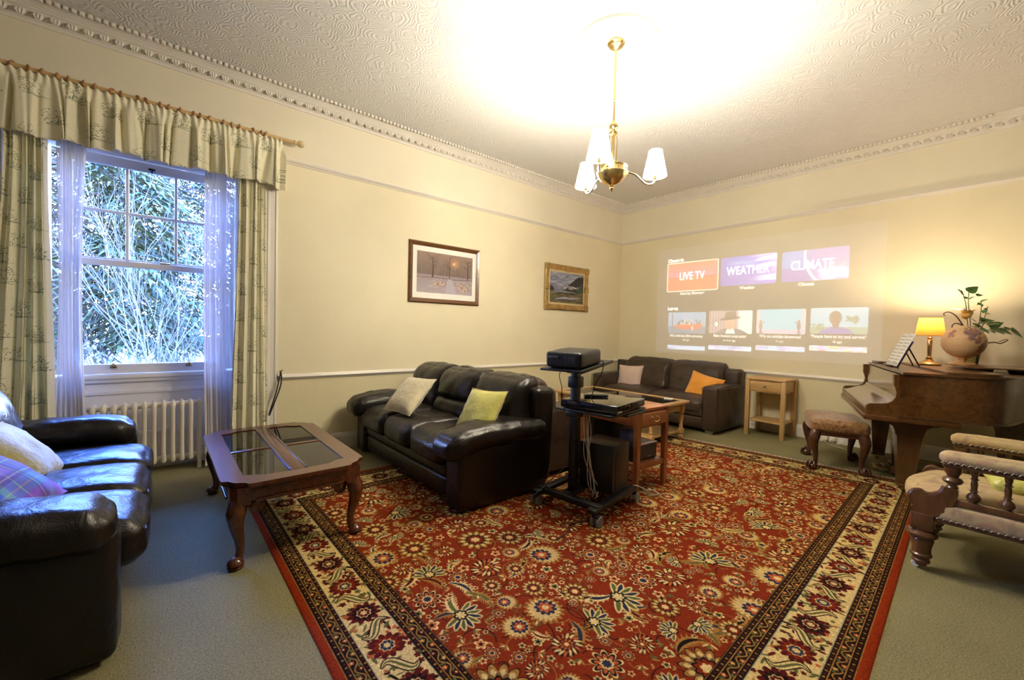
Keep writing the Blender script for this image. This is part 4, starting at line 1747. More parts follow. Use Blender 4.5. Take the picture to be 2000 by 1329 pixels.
# ------------------------------------------------------------------ cushions
def cushion(label, center, xaxis, up, size, mat_, thick=.15, pip=None, group=None, uv=1.0, seed=0):
    X = Vector(xaxis).normalized()
    U = Vector(up)
    U = (U - X * U.dot(X)).normalized()
    N = X.cross(U)
    h = size / 2
    n = 18

    def prof(a, b):
        return max(0, (1 - abs(a) ** 2.6)) ** .55 * max(0, (1 - abs(b) ** 2.6)) ** .55

    def mk(sg):
        def fn(u, v):
            a, b = u * 2 - 1, v * 2 - 1
            x = a * h * (1 - .075 * (1 - b * b))
            y = b * h * (1 - .075 * (1 - a * a))
            z = sg * thick / 2 * prof(a, b)
            z += sg * .012 * prof(a, b) * noise.noise(Vector((x * 9 + seed, y * 9, sg)))
            cr = max(abs(a), abs(b))
            z += .006 * math.sin(40 * math.atan2(b, a)) * (cr > .7) * prof(a, b) * sg
            return (x, y, z)
        return fn
    m = MB()
    m.grid(mk(1), n, n, uvfn=lambda u, v: (u * uv, v * uv))
    m.grid(mk(-1), n, n, uvfn=lambda u, v: (u * uv, v * uv), flip=True)
    o = m.build('cushion', mat_, None, 80)
    tag(o, label, 'cushion', group)
    M = Matrix(((X.x, U.x, N.x, center[0]), (X.y, U.y, N.y, center[1]), (X.z, U.z, N.z, center[2]), (0, 0, 0, 1)))
    o.matrix_world = M
    if pip:
        pts = []
        for (p, q) in (((-1, -1), (1, -1)), ((1, -1), (1, 1)), ((1, 1), (-1, 1)), ((-1, 1), (-1, -1))):
            for k in range(10):
                a, b = p[0] + (q[0] - p[0]) * k / 10, p[1] + (q[1] - p[1]) * k / 10
                pts.append((a * h * (1 - .075 * (1 - b * b)), b * h * (1 - .075 * (1 - a * a)), 0))
        pts.append(pts[0])
        MB().tube(pts, .0045, 6).build('piping', pip, o)
    return o


cushion('cream velvet cushion leaning at the window end of the three-seat sofa', (1.74, 3.50, .655), (.07, -.44, .01), (.28, .24, .31), .41, M_cream_cush, seed=1, pip=M_cream_cush)
cushion('lime green velvet cushion leaning on the three-seat sofa near its front arm', (1.89, 2.61, .625), (.05, -.40, .02), (.22, .12, .36), .40, M_lime_cush, seed=2, pip=M_piping)
cushion('pale pink cushion on the far two-seat sofa at its corner end', (5.78, 3.92, .53), (.03, -.5, .02), (.14, .0, .42), .44, M_pink_cush, seed=3)
cushion('orange cushion tilted on the far two-seat sofa near the oak side table', (5.72, 2.70, .51), (.05, -.42, -.10), (.20, -.08, .40), .44, M_orange_cush, seed=4)
cushion('pale gold velvet cushion with mustard piping on the window sofa', (-.565, 3.24, .575), (.10, .44, -.02), (-.30, .04, .34), .39, M_gold_cush, pip=M_piping, seed=5)
cushion('blue and purple tartan cushion on the window sofa near its front arm', (-.555, 2.64, .60), (.10, .44, .02), (-.34, .04, .28), .46, M_tartan, seed=6, uv=1.0)


# ------------------------------------------------------------------ cabriole legs
def cabriole(m, x, y, d, h, k=1.0, foot='pad', n=12):
    """S-curved leg, bulging outward along d at the knee, standing on z=0"""
    d = Vector((d[0], d[1], 0)).normalized()
    pr = [(.000, 1.00, .040), (.012, .90, .045), (.024, .80, .046), (.024, .70, .038), (.016, .56, .031), (.000, .40, .024), (-.006, .24, .0195), (.002, .14, .0205), (.018, .08, .024)]
    pts = curve_pts([Vector((x, y, 0)) + d * (a * k) + Vector((0, 0, b * h)) for a, b, r in pr], 4)
    rr = []
    for i in range(len(pts)):
        q = i / 4
        j = min(int(q), len(pr) - 2)
        f = q - j
        rr.append((pr[j][2] * (1 - f) + pr[j + 1][2] * f) * k)
    m.tube(pts, rr, n)
    p = Vector((x, y, 0)) + d * (.026 * k)
    if foot == 'pad':
        m.lathe([(.022 * k, 0), (.034 * k, .003), (.038 * k, .012 * k), (.030 * k, .018 * k), (.040 * k, .026 * k), (.036 * k, .040 * k), (.018 * k, .056 * k), (0, .062 * k)], tuple(p), 16)
    else:
        m.lathe([(.018 * k, 0), (.034 * k, .010 * k), (.040 * k, .030 * k), (.034 * k, .052 * k), (.018 * k, .066 * k), (0, .070 * k)], tuple(p), 14)
        a0 = math.atan2(d.y, d.x)
        for s in (-1.0, 0, 1.0, PI):
            dd = Vector((math.cos(a0 + s), math.sin(a0 + s), 0))
            m.tube([p + dd * .014 * k + Vector((0, 0, .085 * k)), p + dd * .036 * k + Vector((0, 0, .066 * k)), p + dd * .047 * k + Vector((0, 0, .038 * k)), p + dd * .043 * k + Vector((0, 0, .006 * k))],
                   [.010 * k, .012 * k, .010 * k, .004 * k], 7)


# ------------------------------------------------------------------ glass-topped mahogany coffee table
def coffee_table():
    cx, cy = .61, 3.16
    t = thing('coffee_table', 'mahogany coffee table with four glass panels and curved legs between the two sofas', 'coffee table', (cx, cy, 0))
    A, B, Z = .37, .68, .452

    def corner(sx, sy, a, b):
        return [(sx * p, sy * q) for p, q in ((a - .135, b), (a - .11, b - .004), (a - .10, b - .028), (a - .055, b - .055), (a - .028, b - .10), (a - .004, b - .11), (a, b - .135))]

    def outline(a, b):
        return corner(1, 1, a, b)[::1] + corner(1, -1, a, b)[::-1] + corner(-1, -1, a, b) + corner(-1, 1, a, b)[::-1]
    ia, ib = A - .105, B - .155

    def ring_pieces(z0, z1, a, b, m):
        c = [corner(sx, sy, a, b) for sx, sy in ((1, 1), (1, -1), (-1, -1), (-1, 1))]
        # long sides (x = +-a)
        for sx in (1, -1):
            up, dn = corner(sx, 1, a, b), corner(sx, -1, a, b)
            m.prism(up[3:] + dn[3:][::-1] + [(sx * ia, -ib), (sx * ia, ib)], 'xy', z0, z1)
        for sy in (1, -1):
            r, l = corner(1, sy, a, b), corner(-1, sy, a, b)
            inner = [(-ia, sy * ib), (-ia + .05, sy * (ib + .012)), (-ia + .10, sy * (ib + .05)), (0, sy * (ib + .055)), (ia - .10, sy * (ib + .05)), (ia - .05, sy * (ib + .012)), (ia, sy * ib)]
            m.prism(l[:4][::-1] + r[:4] + inner[::-1], 'xy', z0, z1)
    m = MB()
    ring_pieces(Z - .018, Z, A, B, m)
    ring_pieces(Z - .030, Z - .018, A - .008, B - .008, m)
    m.rbox(-.034, .034, -ib - .05, ib + .05, Z - .022, Z, .003)
    m.rbox(-ia, ia, -.018, .018, Z - .022, Z - .001, .003)
    m.build('tabletop', M_mahog, t, 25)
    m = MB()
    for sx in (-1, 1):       # moulded lips along the middle bar
        m.rbox(sx * .040 - .006, sx * .040 + .006, -ib - .045, ib + .045, Z - .016, Z + .004, .003)
    m.build('centre_moulding', M_darkwood, t)
    for sx in (-1, 1):
        for sy in (-1, 1):
            g = [(sx * .034, sy * .018), (sx * (ia + .004), sy * .018), (sx * (ia + .004), sy * ib), (sx * (ia - .05), sy * (ib + .012)), (sx * (ia - .10), sy * (ib + .05)), (sx * .034, sy * (ib + .055))]
            MB().prism(g, 'xy', Z - .012, Z - .006).build('glass_panel', M_tableglass, t, 0)
    m = MB()
    a, b = A - .045, B - .045
    for s in (-1, 1):
        m.rbox(s * a - .012, s * a + .012, -b + .06, b - .06, Z - .105, Z - .028, .004)
        m.rbox(s * (a + .012) - .008, s * (a + .012) + .008, -b + .10, b - .10, Z - .112, Z - .094, .005)
        m.rbox(-a + .06, a - .06, s * b - .012, s * b + .012, Z - .105, Z - .028, .004)
        m.rbox(-a + .10, a - .10, s * (b + .012) - .008, s * (b + .012) + .008, Z - .112, Z - .094, .005)
    for sx in (-1, 1):
        for sy in (-1, 1):
            m.prism([(sx * (a - .08), sy * (b + .014)), (sx * (a - .02), sy * (b + .010)), (sx * (a + .010), sy * (b - .02)), (sx * (a + .014), sy * (b - .08)), (sx * (a - .08), sy * (b - .08))], 'xy', Z - .12, Z - .028)
    m.build('apron', M_mahog, t, 30)
    for sx in (-1, 1):
        for sy in (-1, 1):
            m = MB()
            x, y = sx * (a - .035), sy * (b - .035)
            cabriole(m, x, y, (sx, sy), Z - .095, 1.0)
            for (dx, dy, ax) in ((-sx * .075, sy * .025, 'X'), (sx * .025, -sy * .075, 'Y')):     # knee scrolls
                q = MB().lathe([(0, -.018), (.034, -.016), (.038, -.006), (.030, 0), (.026, .002), (.022, .008), (.012, .008), (.008, .014), (0, .016)], n=16)
                rot = Matrix.Rotation((-PI / 2) * sy, 4, 'X') if ax == 'X' else Matrix.Rotation(PI / 2 * sx, 4, 'Y')
                q.xform(Matrix.Translation((x + dx, y + dy, Z - .140)) @ rot)
                m.add(q.v, q.f)
            m.build('leg', M_darkwood if (sx, sy) == (9, 9) else M_mahog, t, 60)


coffee_table()


# ------------------------------------------------------------------ trolley with projector, player, speaker
def trolley():
    t = thing('projector_trolley', 'black wheeled projector trolley with two shelves standing on the rug behind the sofa', 'trolley', (2.36, 1.97, 0), math.radians(8))
    m = MB()
    m.rbox(-.110, -.045, .004, .056, .10, .99, .008)
    m.rbox(-.120, -.035, -.012, .072, .87, .95, .008)
    m.build('column', M_blackm, t)
    for z in (.86, .93):
        MB().lathe([(0, 0), (.018, .0), (.022, .006), (.018, .02), (0, .024)], n=10).xform(Matrix.Translation((-.035, .045, z - .02)) @ Matrix.Rotation(PI / 2, 4, 'Y')).build('knob', M_black, t)
    m = MB()
    m.rbox(-.21, -.15, -.26, .26, .088, .132, .012)      # cross bar
    for y in (-.23, .23):
        m.rbox(-.26, .36, y - .033, y + .033, .085, .122, .012)
    m.rbox(-.16, .05, -.0, .06, .09, .13, .01)
    m.rbox(.24, .31, -.24, .24, .088, .118, .01)
    m.build('base', M_blackm, t)
    for (x, y) in ((-.23, -.25), (-.23, .25), (.33, -.24), (.33, .24)):
        m = MB()
        m.tube([(x, y, .10), (x, y, .07)], .015, 8)
        m.rbox(x - .014, x + .030, y - .026, y + .026, .060, .084, .010)
        c = m.build('caster', M_black, t)
        for s in (-1, 1):
            q = MB().lathe([(.0, -.010), (.022, -.010), (.033, -.010), (.038, -.005), (.038, .005), (.033, .010), (.024, .010), (0, .006)], n=18)
            q.xform(Matrix.Translation((x + .016, y + s * .022, .038)) @ Matrix.Rotation(PI / 2, 4, 'X'))
            q.build('wheel', M_wheel, c)
    # middle shelf
    m = MB().rbox(-.14, .37, -.30, .16, .705, .722, .006)
    m.rbox(-.13, -.02, -.02, .08, .66, .71, .01)
    m.build('shelf', M_black, t)
    # top shelf, tilted upward
    m = MB().rbox(-.24, .30, -.155, .155, -.008, .008, .004)
    m.rbox(-.24, .30, -.165, -.150, -.012, .012, .003)
    m.rbox(-.06, .06, -.05, .05, -.05, -.006, .01)
    m.xform(Matrix.Translation((-.055, .05, 1.025)) @ Matrix.Rotation(math.radians(7), 4, 'Z') @ Matrix.Rotation(math.radians(-5), 4, 'Y'))
    m.build('shelf', M_blackm, t)
    return t


trolley()
PROJ_M = Matrix.Translation((2.36, 1.97, 0)) @ Matrix.Rotation(math.radians(8), 4, 'Z') @ Matrix.Translation((-.055, .05, 1.025)) @ Matrix.Rotation(math.radians(7), 4, 'Z') @ Matrix.Rotation(math.radians(-5), 4, 'Y')
pj = thing('projector', 'black video projector on the top shelf of the trolley', 'projector')
pj.matrix_world = PROJ_M
m = MB().rbox(-.215, .125, -.145, .125, .014, .122, .022, seg=4, n=(6, 4, 2), fn=lambda q, u: (q.x, q.y, q.z - .008 * (u[0] > 0) * u[0]))
m.build('body', M_black, pj, 50)
m = MB()
for k in range(7):
    m.rbox(-.219, -.213, -.105 + k * .012, -.099 + k * .012, .045, .095, .001)
m.build('vent', M_grey, pj)
m = MB().rbox(-.222, -.212, .02, .10, .078, .094, .003)
m.build('rear_label', M_grey, pj)
MB().lathe([(.0, 0), (.034, 0), (.034, .02), (.028, .022), (.022, .012), (0, .016)], n=18).xform(Matrix.Translation((.12, .04, .068)) @ Matrix.Rotation(PI / 2, 4, 'Y')).build('lens', M_blackg, pj)
for (x, y) in ((-.18, -.11), (-.18, .09), (.08, -.11), (.08, .09)):
    MB().lathe([(.012, .008), (.012, .02)], (x, y, 0), 8).build('foot', M_grey, pj)
rc = MB().rbox(-.075, .075, -.022, .022, 0, .016, .006, seg=2)
rc.xform(PROJ_M @ Matrix.Translation((.215, .045, .009)) @ Matrix.Rotation(.5, 4, 'Z'))
tag(rc.build('remote_control', M_black), 'black remote control lying beside the projector on the top shelf', 'remote')

TR = Matrix.Translation((2.36, 1.97, 0)) @ Matrix.Rotation(math.radians(8), 4, 'Z')
dv = thing('disc_player', 'glossy black disc player on the middle shelf of the trolley', 'disc player')
dv.matrix_world = TR @ Matrix.Translation((.14, -.075, .724)) @ Matrix.Rotation(math.radians(4), 4, 'Z')
m = MB().rbox(-.27, .22, -.225, .205, .006, .062, .006, seg=2)
m.build('body', M_blackg, dv)
m = MB().rbox(-.03, .21, -.231, -.222, .012, .056, .003)
m.build('front_panel', M_black, dv)
m = MB().rbox(.08, .15, -.233, -.229, .034, .040, .001)
m.rbox(.192, .204, -.234, -.229, .030, .042, .003)
m.build('button', M_silver, dv)
m = MB().rbox(-.262, -.20, -.232, -.224, .010, .024, .002)
m.build('badge', M_silver, dv)
for (x, y) in ((-.24, -.19), (-.24, .17), (.18, -.19), (.18, .17)):
    MB().lathe([(.015, 0), (.015, .008)], (x, y, 0), 10).build('foot', M_grey, dv)
m = MB().rbox(-.09, .09, -.024, .024, 0, .018, .007, seg=2)
for k in range(12):
    m.rbox(-.07 + .011 * k, -.064 + .011 * k, -.012, .012, .0175, .0195, .001)
m.xform(TR @ Matrix.Translation((.12, -.02, .7875)) @ Matrix.Rotation(-.75, 4, 'Z'))
tag(m.build('remote_control', M_black), 'slim black remote control lying on the disc player', 'remote')
sx = MB().rbox(.08, .37, -.30, -.02, .680, .702, .008, seg=2)
sx.xform(TR)
tag(sx.build('set_top_box', M_grey), 'thin grey box slung beneath the disc player shelf', 'set-top box')

sw = thing('tower_speaker', 'tall black subwoofer speaker standing on the trolley base', 'speaker')
sw.matrix_world = TR @ Matrix.Translation((.17, -.08, .122)) @ Matrix.Rotation(math.radians(2), 4, 'Z')
m = MB().rbox(-.135, .12, -.135, .135, .0, .345, .006)
m.build('cabinet', M_black, sw)
m = MB().rbox(.118, .155, -.125, .125, .004, .340, .012, seg=2)
m.build('grille', mat('speaker_side', (.06, .035, .018), .5), sw)
m = MB().rbox(-.10, .05, -.139, -.133, .03, .30, .002)
m.build('side_panel', M_blackm, sw)

# cables of the trolley
cb = thing('cable_bundle', 'bundle of pale cables hanging under the projector trolley shelf', 'cables')
cb.matrix_world = TR
R = random.Random(8)
for k in range(6):
    x, y = -.02 + R.uniform(-.03, .03), -.05 + R.uniform(-.03, .03)
    pts = [(x, y, .70), (x + R.uniform(-.02, .02), y - .01, .55), (x + R.uniform(-.03, .05), y - .02, .40), (x + .03 + R.uniform(-.02, .02), y - .03, .25), (x + .05 + R.uniform(-.04, .05), y - .04, .15),
           (x + .06 + R.uniform(-.05, .05), y - .05, .09)]
    MB().tube(curve_pts(pts, 5), .0032, 5).build('cable', M_cable, cb)
m = MB().tube(curve_pts([(-.04, .03, .42), (-.10, .08, .30), (-.18, .16, .19), (-.26, .2, .12), (-.30, .24, .08)], 6), .0035, 5)
m.build('cable', M_grey, cb)
m = MB().tube(curve_pts([(-.21, .06, 1.02), (-.225, .07, .96), (-.22, .05, .88), (-.19, .07, .80), (-.16, .06, .71)], 6), .003, 5)
m.build('cable', M_black, cb)
m = MB().tube(curve_pts([(.02, -.05, 1.05), (.07, -.10, 1.06), (.05, -.10, .97), (.045, -.06, .90), (.06, -.02, .80), (.05, .0, .73)], 6), .0035, 5)
m.build('cable', M_black, cb)
m = MB().tube(curve_pts([(2.72, 1.86, .10), (2.80, 1.80, .10), (2.90, 1.78, .05), (3.0, 1.80, .025), (2.98, 1.72, .02), (2.90, 1.74, .02)], 6), .004, 5)
tag(m.build('floor_cable', M_cable), 'loop of white cable on the rug beside the cherry table leg', 'cable')
m = MB().tube(curve_pts([(2.20, 1.76, .013), (2.05, 1.80, .013), (1.95, 1.74, .013), (1.84, 1.72, .013)], 6), .004, 5)
tag(m.build('floor_cable', M_black), 'short black cable lying on the rug before the trolley wheels', 'cable')


# ------------------------------------------------------------------ cherry side table
def cherry_table():
    t = thing('side_table', 'reddish cherry wood side table with one brass-handled drawer behind the trolley', 'side table', (3.075, 2.135, 0), math.radians(-3))
    hx, hy, Z = .185, .285, .675
    MB().rbox(-hx - .025, hx + .025, -hy - .025, hy + .025, Z - .022, Z, .006, seg=2).build('tabletop', M_cherryt, t)
    for sx in (-1, 1):
        for sy in (-1, 1):
            m = MB()
            x, y = sx * hx, sy * hy
            m.add([(x - .022, y - .022, Z - .022), (x + .022, y - .022, Z - .022), (x + .022, y + .022, Z - .022), (x - .022, y + .022, Z - .022),
                   (x - .017, y - .017, 0), (x + .017, y - .017, 0), (x + .017, y + .017, 0), (x - .017, y + .017, 0)],
                  [(0, 1, 2, 3), (7, 6, 5, 4), (0, 4, 5, 1), (1, 5, 6, 2), (2, 6, 7, 3), (3, 7, 4, 0)])
            m.build('leg', M_cherry, t, 20)
    m = MB()
    for sx in (-1, 1):
        m.rbox(sx * hx - .010, sx * hx + .010, -hy, hy, Z - .150, Z - .022, .003)
    m.rbox(-hx, hx, hy - .010, hy + .010, Z - .150, Z - .022, .003)
    m.rbox(-hx, hx, -hy - .008, -hy + .012, Z - .040, Z - .022, .002)
    m.rbox(-hx, hx, -hy - .008, -hy + .012, Z - .160, Z - .140, .002)
    m.build('apron', M_cherry, t)
    d = MB().rbox(-hx + .024, hx - .024, -hy - .026, -hy + .02, Z - .142, Z - .038, .008, seg=2).build('drawer', M_cherryt, t)
    m = MB()
    for s in (-1, 1):
        q = MB().lathe([(0, 0), (.013, .0), (.011, .005), (.005, .009), (.005, .020), (0, .022)], n=10)
        q.xform(Matrix.Translation((s * .036, -hy - .024, Z - .080)) @ Matrix.Rotation(PI / 2, 4, 'X'))
        m.add(q.v, q.f)
    m.tube(curve_pts([(-.036, -hy - .044, Z - .082), (-.030, -hy - .046, Z - .104), (0, -hy - .048, Z - .112), (.030, -hy - .046, Z - .104), (.036, -hy - .044, Z - .082)], 5), .0045, 7)
    m.build('handle', M_brass, d)
    MB().rbox(-hx, hx, -hy + .01, hy, .205, .225, .003).build('shelf', M_cherry, t)
    MB().rbox(-hx, hx, -hy - .012, -hy + .012, .185, .228, .003).build('rail', M_cherry, t)
    return t


cherry_table()
TC = Matrix.Translation((3.075, 2.135, 0)) @ Matrix.Rotation(math.radians(-3), 4, 'Z')
cs = thing('centre_speaker', 'black centre speaker on the shelf of the cherry side table', 'speaker')
cs.matrix_world = TC @ Matrix.Translation((.0, -.13, .227))
MB().rbox(-.155, .155, -.10, .10, 0, .135, .006).build('cabinet', M_black, cs)
MB().rbox(-.15, .15, -.110, -.098, .006, .125, .006).build('grille', M_grey, cs)
MB().rbox(-.155, .155, -.112, -.090, .126, .136, .002).build('trim', M_silver, cs)
MB().rbox(.03, .07, -.1125, -.109, .022, .030, .001).build('badge', M_silver, cs)
av = thing('box_speaker', 'dark grey box speaker behind the centre speaker on the cherry table shelf', 'speaker')
av.matrix_world = TC @ Matrix.Translation((.02, .12, .227))
MB().rbox(-.15, .14, -.12, .10, 0, .27, .008).build('cabinet', M_black, av)
MB().rbox(-.14, .13, -.124, -.118, .02, .25, .003).build('grille', M_grey, av)
m = MB().rbox(-.11, -.02, -.05, .05, 0, .10, .03, seg=3, n=(4, 4, 4), wr=.02, wf=14)
m.xform(TC @ Matrix.Translation((-.02, -.11, .365)))
tag(m.build('blue_cloth', M_bluefab), 'crumpled blue cloth on the speaker in the cherry side table', 'cloth')


# ------------------------------------------------------------------ oak coffee table with smoked glass top
def oak_coffee():
    t = thing('glass_coffee_table', 'long oak coffee table with smoked glass top before the two-seat sofa', 'coffee table', (4.52, 3.23, 0))
    hx, hy, Z = .36, .72, .462
    m = MB()
    for s in (-1, 1):
        m.rbox(s * hx - .05, s * hx + .04, -hy - .04, hy + .04, Z - .030, Z, .006, seg=2)
        m.rbox(-hx, hx, s * hy - .05, s * hy + .04, Z - .030, Z - .0005, .006, seg=2)
    m.build('tabletop', M_oakx, t)
    MB().box(-hx + .04, hx - .04, -hy + .04, hy - .04, Z - .012, Z - .004).build('glass_panel', M_smoked, t, 0)
    m = MB()
    for s in (-1, 1):
        m.rbox(s * (hx - .03) - .01, s * (hx - .03) + .01, -hy + .03, hy - .03, Z - .125, Z - .028, .003)
        m.rbox(-hx + .03, hx - .03, s * (hy - .03) - .01, s * (hy - .03) + .01, Z - .125, Z - .028, .003)
    m.build('apron', M_oakx, t)
    for sx in (-1, 1):
        for sy in (-1, 1):
            x, y = sx * (hx - .03), sy * (hy - .03)
            m = MB().rbox(x - .03, x + .03, y - .03, y + .03, Z - .15, Z - .028, .004)
            m.lathe([(.026, .115), (.030, .125), (.020, .135), (.026, .15), (.018, .17), (.022, .22), (.028, .27), (.024, .295), (.030, .305), (.028, .318)], (x, y, 0), 14)
            m.rbox(x - .03, x + .03, y - .03, y + .03, .06, .118, .004)
            m.lathe([(.018, 0), (.030, .010), (.034, .028), (.028, .045), (.016, .055), (.022, .062)], (x, y, 0), 14)
            m.build('leg', M_oak, t)
    MB().rbox(-hx + .03, hx - .03, -hy + .03, hy - .03, .078, .096, .004).build('shelf', M_oakx, t)


oak_coffee()
m = MB().rbox(-.05, .05, -.05, .05, 0, .005, .002)
m.xform(Matrix.Translation((4.79, 2.68, .4625)) @ Matrix.Rotation(.4, 4, 'Z'))
tag(m.build('coaster', M_sheet), 'small white coaster on the smoked glass coffee table', 'coaster')


# ------------------------------------------------------------------ oak side table
def oak_side():
    t = thing('oak_side_table', 'light oak side table with one drawer and a lower shelf by the right wall', 'side table', (5.955, 1.94, 0))
    hx, hy, Z = .185, .20, .735
    MB().rbox(-hx - .028, hx + .028, -hy - .028, hy + .028, Z - .024, Z, .006, seg=2).build('tabletop', M_oakx, t)
    for sx in (-1, 1):
        for sy in (-1, 1):
            MB().rbox(sx * hx - .024, sx * hx + .024, sy * hy - .024, sy * hy + .024, 0, Z - .024, .003).build('leg', M_oak, t)
    m = MB()
    for s in (-1, 1):
        m.rbox(-hx, hx, s * hy - .010, s * hy + .010, Z - .165, Z - .024, .002)
    m.rbox(hx - .010, hx + .010, -hy, hy, Z - .165, Z - .024, .002)
    m.rbox(-hx - .008, -hx + .01, -hy, hy, Z - .036, Z - .024, .002)
    m.rbox(-hx - .008, -hx + .01, -hy, hy, Z - .172, Z - .158, .002)
    m.build('apron', M_oakx, t)
    d = MB().rbox(-hx - .018, -hx + .02, -hy + .027, hy - .027, Z - .157, Z - .037, .003).build('drawer', M_oakx, t)
    q = MB().lathe([(0, 0), (.007, 0), (.006, .010), (.012, .016), (.012, .023), (.006, .028), (0, .029)], n=14)
    q.xform(Matrix.Translation((-hx - .017, 0, Z - .095)) @ Matrix.Rotation(-PI / 2, 4, 'Y'))
    q.build('knob', M_knob, d)
    MB().rbox(-hx, hx, -hy, hy, .185, .203, .003).build('shelf', M_oakx, t)


oak_side()
# slim corner speaker
cs2 = thing('corner_speaker', 'slim black floor speaker in the corner behind the two-seat sofa', 'speaker', (6.08, 4.27, 0))
MB().rbox(-.06, .06, -.055, .055, .02, .80, .006).build('cabinet', M_black, cs2)
MB().rbox(-.10, .10, -.09, .09, 0, .022, .006).build('base', M_black, cs2)


# ------------------------------------------------------------------ piano stool
def stool():
    a = math.radians(20)
    t = thing('piano_stool', 'brocade piano stool with dark claw-and-ball legs in front of the grand piano', 'stool', (5.135, 1.095, 0), a)
    hx, hy = .275, .185

    def shp(q, u):
        dx = .018 * (1 - abs(u[1]) ** 2)
        return (q.x * (1 + .03 * (1 - u[1] ** 2)), q.y * (1 + .06 * (1 - u[0] ** 2)), q.z + .028 * (u[2] > 0) * (1 - u[0] ** 2) * (1 - u[1] ** 2) + .012 * u[0] ** 2)
    MB().rbox(-hx - .035, hx + .035, -hy - .035, hy + .035, .365, .475, .035, n=(14, 10, 3), seg=4, puff=(.006, .006, .012), wr=.004, fn=shp).build('seat', M_brocade, t, 60)
    m = MB()
    for s in (-1, 1):
        m.rbox(-hx, hx, s * hy - .012, s * hy + .012, .335, .385, .006)
        m.rbox(s * hx - .012, s * hx + .012, -hy, hy, .335, .385, .006)
    m.build('seat_rail', M_darkwood, t)
    for sx in (-1, 1):
        for sy in (-1, 1):
            m = MB()
            cabriole(m, sx * (hx - .01), sy * (hy - .01), (sx, sy), .385, 1.0, 'claw')
            m.build('leg', M_darkwood, t, 60)


stool()
# ------------------------------------------------------------------ grand piano
PTH = math.radians(17.6)
PM = Matrix.Translation((4.486, .752, 0)) @ Matrix.Rotation(PTH, 4, 'Z')


